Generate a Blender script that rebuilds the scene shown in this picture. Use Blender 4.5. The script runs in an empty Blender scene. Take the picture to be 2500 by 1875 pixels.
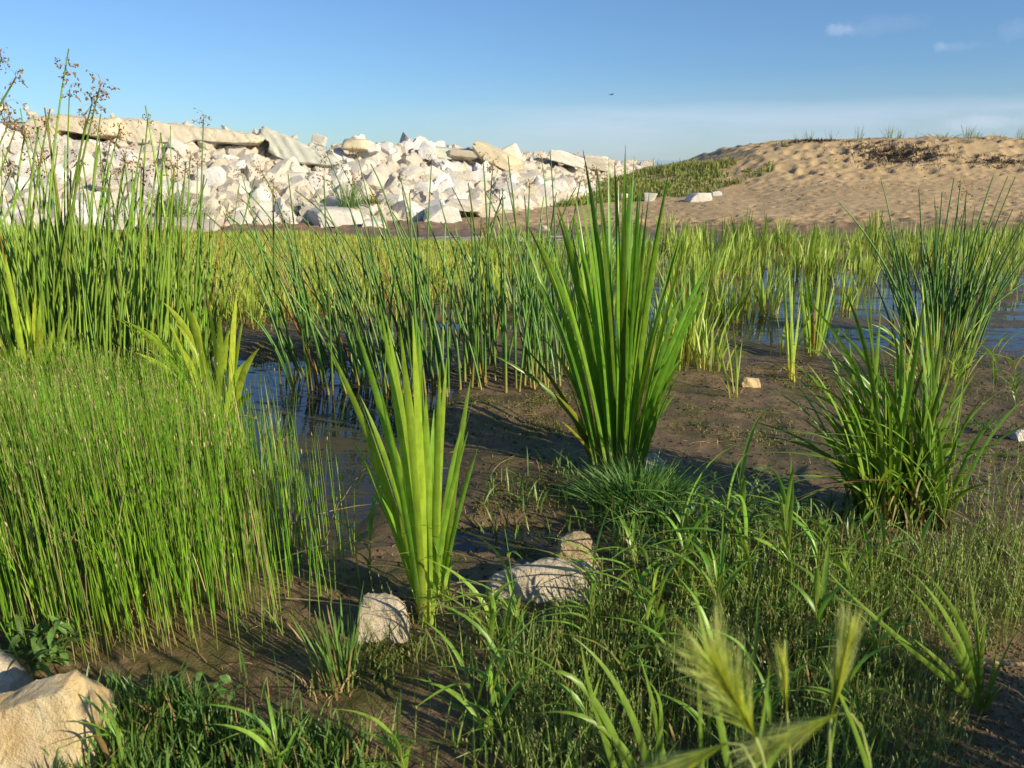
import bpy, math, random
import numpy as np
from mathutils import Vector, Matrix, Euler

random.seed(7)
RNG = np.random.default_rng(11)
R = math.radians
scene = bpy.context.scene
COL = scene.collection

# ------------------------------------------------------------------ camera, world, sun
H = 1.35                       # eye height, metres
F = 1946.0                     # focal length in photo pixels (2500 wide)
PITCH = R(15.7)
CP, SP = math.cos(PITCH), math.sin(PITCH)
cam_d = bpy.data.cameras.new('camera')
cam = bpy.data.objects.new('camera', cam_d)
COL.objects.link(cam)
cam.location = (0, 0, H)
cam.rotation_euler = (R(90) - PITCH, 0, 0)
cam_d.sensor_width = 36
cam_d.lens = 36 * F / 2500
cam_d.clip_start = 0.02
cam_d.clip_end = 9000
cam_d.dof.use_dof = True
cam_d.dof.focus_distance = 3.8
cam_d.dof.aperture_fstop = 6.0
scene.camera = cam

SUN_AZ = R(126)                # clockwise from +Y
SUN_EL = R(21.5)
sun_dir = Vector((math.sin(SUN_AZ) * math.cos(SUN_EL), math.cos(SUN_AZ) * math.cos(SUN_EL), math.sin(SUN_EL)))
sd = bpy.data.lights.new('sun', 'SUN')
sd.energy = 5.0
sd.angle = R(0.5)
sd.color = (1.0, 0.88, 0.64)
so = bpy.data.objects.new('sun', sd)
COL.objects.link(so)
so.rotation_euler = (-sun_dir).to_track_quat('-Z', 'Y').to_euler()
so.location = (10, -10, 20)

def ray(px, py):
    X = (px - 1250) / F
    d = (py - 937.5) / F
    return Vector((X, CP - SP * d, -(SP + CP * d)))

world = bpy.data.worlds.new('World')
scene.world = world
world.use_nodes = True
nt = world.node_tree
nt.nodes.clear()
def N(nt, t, **kw):
    n = nt.nodes.new(t)
    for k, v in kw.items():
        setattr(n, k, v)
    return n
def L(nt, a, b):
    nt.links.new(a, b)
def math_n(nt, op, a, b=None, clamp=False):
    n = N(nt, 'ShaderNodeMath', operation=op)
    n.use_clamp = clamp
    for i, v in enumerate((a, b)):
        if v is None: continue
        if isinstance(v, (int, float)): n.inputs[i].default_value = v
        else: L(nt, v, n.inputs[i])
    return n.outputs[0]
def mixc(nt, fac, a, b, blend='MIX'):
    n = N(nt, 'ShaderNodeMix', data_type='RGBA', blend_type=blend)
    for sock, v in ((n.inputs[0], fac), (n.inputs[6], a), (n.inputs[7], b)):
        if isinstance(v, (int, float)): sock.default_value = v
        elif isinstance(v, (tuple, list)): sock.default_value = (*v[:3], 1)
        else: L(nt, v, sock)
    return n.outputs[2]
def ramp(nt, fac, stops, interp='LINEAR'):
    n = N(nt, 'ShaderNodeValToRGB')
    n.color_ramp.interpolation = interp
    e = n.color_ramp.elements
    while len(e) < len(stops): e.new(0.5)
    for i, (p, c) in enumerate(stops):
        e[i].position = p
        e[i].color = (c, c, c, 1) if isinstance(c, (int, float)) else (*c[:3], 1)
    L(nt, fac, n.inputs[0])
    return n.outputs[0]
def noise(nt, vec, scale, detail=4, rough=0.55, dist=0.0):
    n = N(nt, 'ShaderNodeTexNoise')
    n.inputs['Scale'].default_value = scale
    n.inputs['Detail'].default_value = detail
    n.inputs['Roughness'].default_value = rough
    n.inputs['Distortion'].default_value = dist
    if vec is not None: L(nt, vec, n.inputs['Vector'])
    return n.outputs['Fac']

sky = N(nt, 'ShaderNodeTexSky')
sky.sky_type = 'NISHITA'
sky.sun_disc = False
sky.sun_elevation = SUN_EL
sky.sun_rotation = SUN_AZ
sky.altitude = 180
sky.air_density = 1.0
sky.dust_density = 0.1
sky.ozone_density = 2.6
tcw = N(nt, 'ShaderNodeTexCoord')
sep = N(nt, 'ShaderNodeSeparateXYZ')
L(nt, tcw.outputs['Generated'], sep.inputs[0])
mp = N(nt, 'ShaderNodeMapping')
mp.inputs['Scale'].default_value = (3.0, 3.0, 16.0)
L(nt, tcw.outputs['Generated'], mp.inputs[0])
cn = noise(nt, mp.outputs[0], 1.6, 6, 0.6, 0.4)
band = ramp(nt, math_n(nt, 'ADD', sep.outputs['Z'], math_n(nt, 'MULTIPLY', math_n(nt, 'SUBTRACT', cn, 0.5), 0.035)),
            [(0.0, 0.40), (0.030, 0.50), (0.052, 0.62), (0.066, 0.12), (0.10, 0.0)])
side = ramp(nt, math_n(nt, 'ADD', math_n(nt, 'MULTIPLY', sep.outputs['X'], 0.5), 0.5), [(0.40, 0.0), (0.56, 1.0)])
cloud = math_n(nt, 'MULTIPLY', band, side)
cloud = math_n(nt, 'MULTIPLY', cloud, ramp(nt, cn, [(0.3, 0.45), (0.65, 1.0)]))
nn2 = noise(nt, tcw.outputs['Generated'], 34, 5, 0.62, 0.3)
def puff(px, py, w, hgt, amt):
    d = ray(px, py).normalized()
    s = N(nt, 'ShaderNodeVectorMath', operation='SUBTRACT')
    L(nt, tcw.outputs['Generated'], s.inputs[0]); s.inputs[1].default_value = d
    m = N(nt, 'ShaderNodeVectorMath', operation='MULTIPLY')
    L(nt, s.outputs[0], m.inputs[0]); m.inputs[1].default_value = (1 / w, 1 / w, 1 / hgt)
    l = N(nt, 'ShaderNodeVectorMath', operation='LENGTH')
    L(nt, m.outputs[0], l.inputs[0])
    r = math_n(nt, 'ADD', l.outputs['Value'], math_n(nt, 'MULTIPLY', math_n(nt, 'SUBTRACT', nn2, 0.5), 2.2))
    return math_n(nt, 'MULTIPLY', ramp(nt, r, [(0.0, 1.0), (0.35, 0.75), (1.0, 0.0)], 'EASE'), amt)
for a in ((2045, 70, .020, .010, .38), (2150, 62, .055, .011, .09), (2297, 112, .010, .006, .30), (2335, 114, .022, .006, .15),
          (2390, 298, .04, .008, .25), (2490, 70, .02, .014, .12)):
    cloud = math_n(nt, 'ADD', cloud, puff(*a), clamp=True)
skyc = mixc(nt, 1.0, sky.outputs[0], (0.84, 0.985, 1.22), 'MULTIPLY')
skyc = mixc(nt, 1.0, skyc, ramp(nt, sep.outputs['Z'], [(0.0, (.66, .80, .93)), (.10, (.76, .87, .95)), (.32, (1, 1, 1))]), 'MULTIPLY')
skyc = mixc(nt, math_n(nt, 'MULTIPLY', cloud, 0.85), skyc, (6.6, 7.3, 8.9))
bg = N(nt, 'ShaderNodeBackground')
bg.inputs['Strength'].default_value = 0.084
L(nt, skyc, bg.inputs['Color'])
wo = N(nt, 'ShaderNodeOutputWorld')
L(nt, bg.outputs[0], wo.inputs[0])

scene.view_settings.view_transform = 'Standard'
scene.view_settings.look = 'None'
scene.view_settings.exposure = 0.40
scene.view_settings.gamma = 1.0
scene.view_settings.use_curve_mapping = False
scene.render.engine = 'CYCLES'
scene.cycles.max_bounces = 6
scene.cycles.diffuse_bounces = 3
scene.cycles.glossy_bounces = 3
scene.cycles.transmission_bounces = 3
scene.cycles.transparent_max_bounces = 4
scene.cycles.sample_clamp_indirect = 6.0

# ------------------------------------------------------------------ numpy noise
def hash2(ix, iy, seed):
    n = (ix.astype(np.int64) * 374761393 + iy.astype(np.int64) * 668265263 + seed * 1442695041) & 0xffffffff
    n = ((n ^ (n >> 13)) * 1274126177) & 0xffffffff
    n = (n ^ (n >> 16)) & 0xffffffff
    return n / 4294967295.0
def vnoise(x, y, seed=0):
    ix = np.floor(x); iy = np.floor(y)
    fx = x - ix; fy = y - iy
    fx = fx * fx * (3 - 2 * fx); fy = fy * fy * (3 - 2 * fy)
    a = hash2(ix, iy, seed); b = hash2(ix + 1, iy, seed)
    c = hash2(ix, iy + 1, seed); d = hash2(ix + 1, iy + 1, seed)
    return (a + (b - a) * fx) * (1 - fy) + (c + (d - c) * fx) * fy
def fbm(x, y, s, octs=4, seed=0, gain=0.5):
    r = np.zeros_like(x); amp = 1.0; tot = 0
    for o in range(octs):
        r += amp * (vnoise(x * s + 17.3 * o, y * s - 9.1 * o, seed + o) * 2 - 1)
        tot += amp; amp *= gain; s *= 2.03
    return r / tot
def sst(e0, e1, x):
    t = np.clip((x - e0) / (e1 - e0), 0, 1)
    return t * t * (3 - 2 * t)
def pits(x, y, cell, seed, rad=0.42, keep=0.6):
    """scattered bowls (footprints) with raised rims"""
    cx = np.floor(x / cell); cy = np.floor(y / cell)
    out = np.zeros_like(x)
    for dx in (-1, 0, 1):
        for dy in (-1, 0, 1):
            gx = cx + dx; gy = cy + dy
            px = (gx + .15 + .7 * hash2(gx, gy, seed)) * cell
            py = (gy + .15 + .7 * hash2(gx, gy, seed + 1)) * cell
            on = (hash2(gx, gy, seed + 2) < keep)
            sz = cell * rad * (.6 + .7 * hash2(gx, gy, seed + 3))
            r = np.sqrt((x - px) ** 2 + (y - py) ** 2) / sz
            v = np.where(r < 1, -(1 - r * r), 0) + .35 * np.exp(-((r - 1.15) / .25) ** 2)
            out += v * on
    return out

# ------------------------------------------------------------------ terrain
BASINS = [  # x, y, rx, ry, depth
    (-1.35, 4.60, 1.0, 1.05, .11), (-.82, 3.45, .62, .62, .06), (-1.7, 3.4, .8, .6, .045), (-.9, 2.75, .4, .4, .05),
    (-.05, 2.66, .34, .15, .065), (1.72, 5.0, .38, .07, .06),
    (-.35, 6.6, .9, .28, .05), (-.1, 7.9, 1.1, .5, .05), (.7, 6.4, .5, .35, .05), (-2.3, 5.3, .5, .35, .05)]
MOUNDS = [(-.15, 4.95, .7, .25, .03), (.9, 4.9, .6, .4, .035), (1.0, 4.2, .9, .5, .02), (-.3, 4.2, .6, .2, .03),
          (1.25, 5.62, .5, .22, .05), (-1.6, 5.75, .9, .28, .045), (-1.3, 2.2, 1.2, .5, .03), (0.3, 2.2, 1.0, .5, .03)]
WALL = [  # t, foot xyz, crest xyz
    (0.00, (-17.0, 13.0, 0.0), (-16.0, 17.5, 2.55)),
    (0.20, (-10.3, 15.2, 0.0), (-11.4, 20.0, 2.42)),
    (0.45, (-6.0, 16.7, 0.0), (-7.4, 20.6, 2.05)),
    (0.60, (-2.6, 17.7, .03), (-3.8, 22.0, 1.52)),
    (0.75, (0.0, 19.9, .16), (-.6, 24.5, 1.42)),
    (0.87, (2.2, 23.5, .25), (2.1, 28.5, 1.33)),
    (1.00, (5.0, 29.0, .50), (5.45, 33.0, 1.05))]
WT = np.array([w[0] for w in WALL]); WF = np.array([w[1] for w in WALL]); WC = np.array([w[2] for w in WALL])
def wall_pt(s, u):
    f = np.array([np.interp(s, WT, WF[:, i]) for i in range(3)])
    c = np.array([np.interp(s, WT, WC[:, i]) for i in range(3)])
    if u <= 1:
        p = f + (c - f) * u
        p[2] = f[2] + (c[2] - f[2]) * (u ** .85)
    else:
        p = c + (c - f) * (u - 1); p[2] = c[2] - .02 * (u - 1)
    return p
def wall_height(x, y):
    """height of the rubble surface under the boulders (very low where there is no wall)"""
    fy = np.interp(x, WF[:, 0], WF[:, 1]); cy = np.interp(x, WC[:, 0], WC[:, 1])
    fz = np.interp(x, WF[:, 0], WF[:, 2]); cz = np.interp(x, WC[:, 0], WC[:, 2])
    u = (y - fy) / (cy - fy)
    z = fz + (cz - fz) * np.clip(u, 0, 1) ** .85 - .22
    z = np.where(u > 1.5, z - (u - 1.5) * 1.6, z)
    return np.where((u > 0.02) & (x < 5.6), z, -9.0)
def terrain(x, y):
    x = np.asarray(x, float); y = np.asarray(y, float)
    z = .032 + .022 * fbm(x, y, .8, 3, 3) + .013 * fbm(x, y, 4, 3, 9) + .007 * fbm(x, y, 16, 3, 12)
    near = 1 - sst(6, 9, y)
    z += near * .007 * pits(x, y, .13, 40, .42, .5)
    for (cx, cy, rx, ry, d) in BASINS:
        r = np.sqrt(((x - cx) / rx) ** 2 + ((y - cy) / ry) ** 2)
        z -= d * (1 - sst(.55, 1.15, r + .22 * fbm(x, y, 2.5, 3, 21)))
    for (cx, cy, rx, ry, d) in MOUNDS:
        r = np.sqrt(((x - cx) / rx) ** 2 + ((y - cy) / ry) ** 2)
        z += d * np.exp(-r * r * 1.4)
    # the pond
    ylo = np.interp(x, [-6, -3, -1.2, 0, .8, 1.3, 2.3, 3.5, 6, 12], [16, 14.5, 11, 8.3, 6.6, 6.0, 5.35, 5.15, 5.0, 5.0])
    yhi = np.interp(x, [-6, -3, 0, 4, 9, 20], [14.5, 15.0, 15.3, 15.0, 14.6, 14.4])
    e = np.minimum((y - ylo) * 1.0, (yhi - y) * .8) + .35 * fbm(x, y, .9, 4, 31)
    pond = sst(-.15, .5, e)
    z -= pond * (.048 - .028 * sst(.0, .6, fbm(x * .6, y * 1.6, 1.3, 4, 55)))
    z += pond * .012 * fbm(x * .5, y * 1.3, 7, 3, 66)
    # beach and sand bank
    prof = np.interp(y, [14.4, 15.3, 15.8, 16.5, 18, 20, 21.8, 22.8, 24.6, 25.6, 30, 34, 40, 60],
                     [0, .02, .10, .16, .32, .55, .80, 1.12, 1.84, 1.96, 1.95, 1.3, -.3, -1.6])
    mult = np.interp(x, [-30, -4, 0, 1.5, 2.9, 4.5, 6.2, 7.3, 8.6, 11, 14, 40], [.0, .12, .20, .26, .33, .52, .66, .86, .965, .99, 1.0, 1.02])
    mult = np.where(prof < 0, 1, mult)
    z = z + prof * mult
    sand = sst(15.6, 17.2, y + .5 * fbm(x, y, .7, 3, 71)) * sst(-3.0, 1.0, x - (y - 17) * .1 + fbm(x, y, .5, 3, 75))
    rough = sst(15.2, 16.0, y) * (1 - sst(60, 70, y))
    bank = sst(21.5, 22.8, y + .5 * fbm(x, y, .6, 2, 5)) * sst(5.5, 8, x)
    edge = rough * (1 - sst(17.0, 18.2, y))
    z += rough * (.042 * (.45 + .55 * sst(-.3, .4, fbm(x, y, .6, 3, 87))) * pits(x, y, .27, 80, .36, .7) + .022 * pits(x, y, .2, 90, .4, .5) + .014 * fbm(x, y, 2.2, 3, 84))
    z += edge * (.045 * fbm(x, y, 3.1, 4, 94) + .03 * pits(x, y, .45, 97, .5, .8))
    z += bank * (.07 * pits(x, y, .5, 101, .45, .7) + .06 * fbm(x, y, 1.4, 4, 104))
    z += sst(7.4, 8.6, x) * np.exp(-((y - 25.5) / .8) ** 2) * .07 * fbm(x, y * .2, .7, 4, 110)
    w = wall_height(x, y)
    stone = (w > z).astype(float)
    z = np.maximum(z, w + .05 * fbm(x, y, 3, 2, 120))
    return z, sand, stone
def hz(x, y):
    return float(terrain(np.array([float(x)]), np.array([float(y)]))[0][0])
def g(px, py, lift=0.0):
    """ground point seen at a photo pixel"""
    r = ray(px, py); z = 0.03
    for _ in range(6):
        t = (H - z) / -r.z if r.z < -1e-4 else 40
        z = .5 * z + .5 * hz(r.x * t, r.y * t) if _ else hz(r.x * t, r.y * t)
    t = (H - z) / -r.z
    return Vector((r.x * t, r.y * t, z + lift))
def at(px, py, Y):
    r = ray(px, py)
    t = Y / r.y
    return Vector((r.x * t, Y, H + r.z * t))

# ------------------------------------------------------------------ object helpers
def new_mesh(name, V, Fc, attrs=None, smooth=True, mat=None):
    """V (n,3); Fc (m,k) uniform face size, or a list of such arrays"""
    me = bpy.data.meshes.new(name)
    V = np.asarray(V, np.float32)
    Fs = [np.asarray(f, np.int32) for f in (Fc if isinstance(Fc, list) else [Fc]) if len(f)]
    me.vertices.add(len(V)); me.vertices.foreach_set('co', V.ravel())
    idx = np.concatenate([f.ravel() for f in Fs])
    tot = np.concatenate([np.full(len(f), f.shape[1], np.int32) for f in Fs])
    st = np.concatenate([[0], np.cumsum(tot)[:-1]]).astype(np.int32)
    me.loops.add(len(idx)); me.loops.foreach_set('vertex_index', idx)
    me.polygons.add(len(tot)); me.polygons.foreach_set('loop_start', st)
    me.polygons.foreach_set('use_smooth', np.full(len(tot), smooth))
    for k, v in (attrs or {}).items():
        a = me.attributes.new(k, 'FLOAT', 'POINT')
        a.data.foreach_set('value', np.asarray(v, np.float32))
    me.update(calc_edges=True)
    if mat: me.materials.append(mat)
    return me
def link(name, me, parent=None):
    o = bpy.data.objects.new(name, me)
    COL.objects.link(o)
    if parent is not None: o.parent = parent
    return o
def tag(o, label=None, cat=None, group=None, kind=None):
    if label: o['label'] = label
    if cat: o['category'] = cat
    if group: o['group'] = group
    if kind: o['kind'] = kind
    return o
def empty(name, loc, label, cat, group=None):
    o = bpy.data.objects.new(name, None)
    COL.objects.link(o); o.location = loc
    o.empty_display_size = .1
    return tag(o, label, cat, group)

# ------------------------------------------------------------------ materials
def mat_new(name):
    m = bpy.data.materials.new(name); m.use_nodes = True
    t = m.node_tree; t.nodes.clear()
    out = N(t, 'ShaderNodeOutputMaterial')
    return m, t, out
def attr(t, name):
    n = N(t, 'ShaderNodeAttribute'); n.attribute_name = name
    return n.outputs['Fac']
def leaf_mat(name, base, mid, tip, bp=.12, tp=.9, trans=.32, rough=.42, var=.35, brown=None, brown_at=.9, spec=.4):
    m, t, out = mat_new(name)
    ta = attr(t, 't'); ra = attr(t, 'rnd')
    c = ramp(t, ta, [(0, base), (bp, tuple((a + b) / 2 for a, b in zip(base, mid))), (min(bp * 2.2, .5), mid), (tp, mid), (1, tip)])
    if brown:
        c = mixc(t, ramp(t, ra, [(brown_at, 0.0), (min(brown_at + .02, 1), 1.0)]), c, brown)
    f2 = math_n(t, 'FRACT', math_n(t, 'MULTIPLY', ra, 7.31))
    hs = N(t, 'ShaderNodeHueSaturation')
    L(t, math_n(t, 'ADD', math_n(t, 'MULTIPLY', f2, .035), .4825), hs.inputs['Hue'])
    f3 = math_n(t, 'FRACT', math_n(t, 'MULTIPLY', ra, 13.7))
    L(t, math_n(t, 'ADD', math_n(t, 'MULTIPLY', f3, 2 * var), 1 - var), hs.inputs['Value'])
    L(t, c, hs.inputs['Color'])
    tc = N(t, 'ShaderNodeTexCoord')
    mpn = N(t, 'ShaderNodeMapping'); mpn.inputs['Scale'].default_value = (110, 110, 5); L(t, tc.outputs['Object'], mpn.inputs[0])
    nz = math_n(t, 'ADD', math_n(t, 'MULTIPLY', noise(t, tc.outputs['Object'], 26, 3, .6), .5), math_n(t, 'MULTIPLY', noise(t, mpn.outputs[0], 1.0, 2, .6), .5))
    cc = mixc(t, 1.0, hs.outputs[0], ramp(t, nz, [(.35, .70), (.65, 1.18)]), 'MULTIPLY')
    p = N(t, 'ShaderNodeBsdfPrincipled')
    L(t, cc, p.inputs['Base Color'])
    p.inputs['Roughness'].default_value = rough
    p.inputs['Specular IOR Level'].default_value = spec
    tr = N(t, 'ShaderNodeBsdfTranslucent')
    L(t, mixc(t, 1.0, cc, (1.25, 1.15, .45), 'MULTIPLY'), tr.inputs['Color'])
    mx = N(t, 'ShaderNodeMixShader'); mx.inputs[0].default_value = trans
    L(t, p.outputs[0], mx.inputs[1]); L(t, tr.outputs[0], mx.inputs[2])
    L(t, mx.outputs[0], out.inputs[0])
    return m
def rock_mat(name, c1, c2, c3, scale=3.0, bump=.5, rough=.85, pit=0.0, dist=.02):
    m, t, out = mat_new(name)
    tc = N(t, 'ShaderNodeTexCoord')
    oi = N(t, 'ShaderNodeObjectInfo')
    v = N(t, 'ShaderNodeVectorMath', operation='ADD')
    L(t, tc.outputs['Object'], v.inputs[0]); L(t, oi.outputs['Location'], v.inputs[1])
    n1 = noise(t, v.outputs[0], scale, 6, .6, .5)
    n2 = noise(t, v.outputs[0], scale * 7, 5, .65)
    n3 = noise(t, v.outputs[0], scale * 30, 3, .7)
    c = mixc(t, ramp(t, n1, [(.35, 0.0), (.68, 1.0)]), c1, c2)
    c = mixc(t, math_n(t, 'MULTIPLY', ramp(t, n2, [(.52, 0.0), (.75, 1.0)]), .55), c, c3)
    if pit:
        c = mixc(t, math_n(t, 'MULTIPLY', ramp(t, n3, [(.60, 0.0), (.72, 1.0)]), pit), c, tuple(k * .45 for k in c3))
    hs = N(t, 'ShaderNodeHueSaturation')
    L(t, math_n(t, 'ADD', math_n(t, 'MULTIPLY', oi.outputs['Random'], .34), .78), hs.inputs['Value'])
    L(t, math_n(t, 'ADD', math_n(t, 'MULTIPLY', oi.outputs['Random'], -.9), 1.35), hs.inputs['Saturation'])
    L(t, c, hs.inputs['Color'])
    p = N(t, 'ShaderNodeBsdfPrincipled')
    L(t, hs.outputs[0], p.inputs['Base Color'])
    p.inputs['Roughness'].default_value = rough
    p.inputs['Specular IOR Level'].default_value = .25
    b = N(t, 'ShaderNodeBump'); b.inputs['Strength'].default_value = bump; b.inputs['Distance'].default_value = dist
    L(t, math_n(t, 'ADD', math_n(t, 'ADD', n1, math_n(t, 'MULTIPLY', n2, .6)), math_n(t, 'MULTIPLY', n3, .35)), b.inputs['Height'])
    L(t, b.outputs[0], p.inputs['Normal'])
    L(t, p.outputs[0], out.inputs[0])
    return m

M = {}
M['bulrush'] = leaf_mat('bulrush_green', (.40, .30, .08), (.13, .26, .05), (.14, .22, .04), bp=.06, rough=.35, trans=.15, var=.32, brown=(.30, .13, .03), brown_at=.96)
M['bulrush_left'] = leaf_mat('bulrush_yellow_green', (.40, .42, .07), (.23, .38, .05), (.13, .20, .03), bp=.08, rough=.38, trans=.15, var=.35, brown=(.32, .18, .04), brown_at=.97)
M['spikelet'] = leaf_mat('brown_spikelet', (.33, .20, .07), (.33, .19, .06), (.22, .11, .05), trans=.15, var=.4, rough=.7)
M['cattail'] = leaf_mat('cattail_leaf', (.46, .54, .16), (.15, .30, .025), (.28, .22, .05), bp=.07, tp=.95, rough=.30, trans=.33, var=.42, brown=(.40, .38, .05), brown_at=.955)
M['cattail_light'] = leaf_mat('young_cattail_leaf', (.50, .60, .10), (.27, .43, .04), (.20, .36, .03), bp=.12, rough=.35, trans=.36, var=.22, brown=(.40, .24, .08), brown_at=.94)
M['cattail_yellow'] = leaf_mat('yellowing_cattail_leaf', (.54, .56, .10), (.40, .52, .05), (.36, .46, .04), bp=.12, rough=.35, trans=.36, var=.3, brown=(.48, .36, .03), brown_at=.88)
M['sedge'] = leaf_mat('sedge_leaf', (.15, .13, .05), (.17, .30, .035), (.18, .28, .04), bp=.13, rough=.35, trans=.28, var=.35, brown=(.34, .20, .07), brown_at=.95)
M['spike'] = leaf_mat('spike_rush_stem', (.42, .36, .11), (.19, .37, .032), (.24, .36, .05), bp=.10, tp=.88, rough=.35, trans=.15, var=.5, brown=(.50, .42, .20), brown_at=.90)
M['meadow'] = leaf_mat('meadow_blade', (.44, .38, .12), (.38, .47, .07), (.40, .48, .08), bp=.2, rough=.5, trans=.28, var=.35, brown=(.40, .30, .13), brown_at=.86)
M['pondgrass'] = leaf_mat('pond_blade', (.55, .50, .10), (.33, .46, .07), (.30, .43, .07), bp=.16, rough=.42, trans=.3, var=.32, brown=(.36, .25, .08), brown_at=.95)
M['turf'] = leaf_mat('turf_blade', (.20, .20, .06), (.13, .24, .05), (.18, .29, .06), bp=.12, rough=.42, trans=.22, var=.4, brown=(.34, .24, .10), brown_at=.9)
M['fine'] = leaf_mat('fine_grass_blade', (.16, .20, .05), (.11, .24, .05), (.15, .30, .06), bp=.15, rough=.45, trans=.2, var=.35)
M['seed'] = leaf_mat('seed_grass', (.24, .20, .06), (.22, .32, .07), (.34, .40, .13), bp=.15, rough=.55, trans=.25, var=.45, brown=(.30, .20, .08), brown_at=.93)
M['broad'] = leaf_mat('broad_grass_leaf', (.28, .28, .07), (.22, .39, .05), (.24, .40, .05), bp=.1, rough=.38, trans=.3, var=.28, brown=(.34, .24, .09), brown_at=.96)
M['weed'] = leaf_mat('weed_leaf', (.07, .12, .03), (.12, .22, .05), (.13, .23, .06), rough=.45, trans=.25, var=.4)
M['bank'] = leaf_mat('bank_weed', (.16, .17, .05), (.22, .28, .06), (.38, .40, .10), bp=.15, rough=.6, trans=.25, var=.45, brown=(.30, .24, .10), brown_at=.85)
M['dry'] = leaf_mat('dry_straw', (.42, .30, .14), (.48, .36, .17), (.46, .34, .16), rough=.7, trans=.15, var=.3)
M['awn'] = leaf_mat('foxtail_awn', (.34, .42, .05), (.46, .56, .09), (.66, .70, .30), bp=.2, tp=.35, rough=.4, trans=.5, var=.25)
M['wrack'] = leaf_mat('dark_wrack', (.05, .038, .028), (.055, .04, .03), (.09, .07, .05), rough=.8, trans=.0, var=.5)
M['algae'] = leaf_mat('algae_thread', (.09, .085, .02), (.17, .175, .035), (.24, .23, .05), rough=.6, trans=.1, var=.5)
M['lime'] = rock_mat('white_limestone', (.79, .73, .63), (.66, .60, .51), (.42, .37, .31), 3.2, .8, dist=.05)
M['lime_tan'] = rock_mat('tan_limestone', (.76, .68, .54), (.70, .62, .48), (.46, .38, .26), 1.6, .6, dist=.04)
M['lime_green'] = rock_mat('green_grey_limestone', (.50, .51, .42), (.60, .57, .46), (.38, .40, .34), 2.2, .5, dist=.03)
M['rock_near'] = rock_mat('ochre_limestone', (.70, .50, .24), (.74, .62, .40), (.36, .22, .09), 9, .8, pit=.5, dist=.02)
M['rock_pit'] = rock_mat('pitted_limestone', (.72, .60, .40), (.60, .48, .31), (.22, .15, .07), 11, .9, pit=.9, dist=.02)
M['gravel'] = rock_mat('gravel_stone', (.22, .155, .095), (.15, .105, .065), (.42, .36, .28), 20, .3, dist=.003)

def ground_material():
    m, t, out = mat_new('mud_and_sand')
    tc = N(t, 'ShaderNodeTexCoord'); pos = tc.outputs['Object']
    n1 = noise(t, pos, .9, 6, .6, .6); n2 = noise(t, pos, 5, 6, .65, .3)
    n3 = noise(t, pos, 30, 5, .7); n4 = noise(t, pos, 140, 3, .7); n5 = noise(t, pos, 2.2, 5, .6, 1.2)
    mud = mixc(t, ramp(t, n2, [(.35, 0.0), (.65, 1.0)]), (.135, .092, .045), (.27, .185, .098))
    mud = mixc(t, ramp(t, n3, [(.5, 0.0), (.72, .8)]), mud, (.075, .050, .029))
    mud = mixc(t, ramp(t, math_n(t, 'ADD', math_n(t, 'MULTIPLY', n5, .6), math_n(t, 'MULTIPLY', n3, .4)), [(.48, 0.0), (.54, .8)]), mud, (.095, .088, .022))
    mud = mixc(t, ramp(t, n4, [(.63, 0.0), (.70, .7)]), mud, (.018, .014, .010))
    # height: wet and dark next to the water
    sp = N(t, 'ShaderNodeSeparateXYZ'); L(t, pos, sp.inputs[0])
    wet = ramp(t, math_n(t, 'ADD', math_n(t, 'MULTIPLY', sp.outputs['Z'], 8), .2), [(.15, 1.0), (.62, 0.0)])
    mud = mixc(t, math_n(t, 'MULTIPLY', wet, .6), mud, (.055, .038, .022))
    sand = mixc(t, ramp(t, n1, [(.35, 0.0), (.65, 1.0)]), (.41, .29, .155), (.50, .365, .205))
    sand = mixc(t, ramp(t, n3, [(.5, 0.0), (.75, .45)]), sand, (.32, .23, .14))
    sand = mixc(t, ramp(t, noise(t, pos, 9, 4, .7), [(.66, 0.0), (.72, .8)]), sand, (.07, .055, .045))
    soil = mixc(t, ramp(t, n2, [(.35, 0.0), (.65, 1.0)]), (.20, .13, .08), (.28, .19, .12))
    far = ramp(t, math_n(t, 'MULTIPLY', math_n(t, 'ADD', sp.outputs['Y'], math_n(t, 'MULTIPLY', n2, 1.5)), .05), [(.76, 0.0), (.82, 1.0)])
    c = mixc(t, far, mud, soil)
    c = mixc(t, attr(t, 'sand'), c, sand)
    c = mixc(t, attr(t, 'stone'), c, (.30, .27, .22))
    p = N(t, 'ShaderNodeBsdfPrincipled')
    L(t, c, p.inputs['Base Color'])
    rg = mixc(t, attr(t, 'sand'), mixc(t, wet, ramp(t, n2, [(.3, .5), (.6, .85)]), (.22, .22, .22)), (.95, .95, .95))
    L(t, rg, p.inputs['Roughness'])
    p.inputs['Specular IOR Level'].default_value = .35
    b = N(t, 'ShaderNodeBump'); b.inputs['Strength'].default_value = .8; b.inputs['Distance'].default_value = .012
    L(t, math_n(t, 'ADD', math_n(t, 'ADD', n2, n3), math_n(t, 'MULTIPLY', n4, .5)), b.inputs['Height'])
    L(t, b.outputs[0], p.inputs['Normal'])
    L(t, p.outputs[0], out.inputs[0])
    return m
M['ground'] = ground_material()
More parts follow.
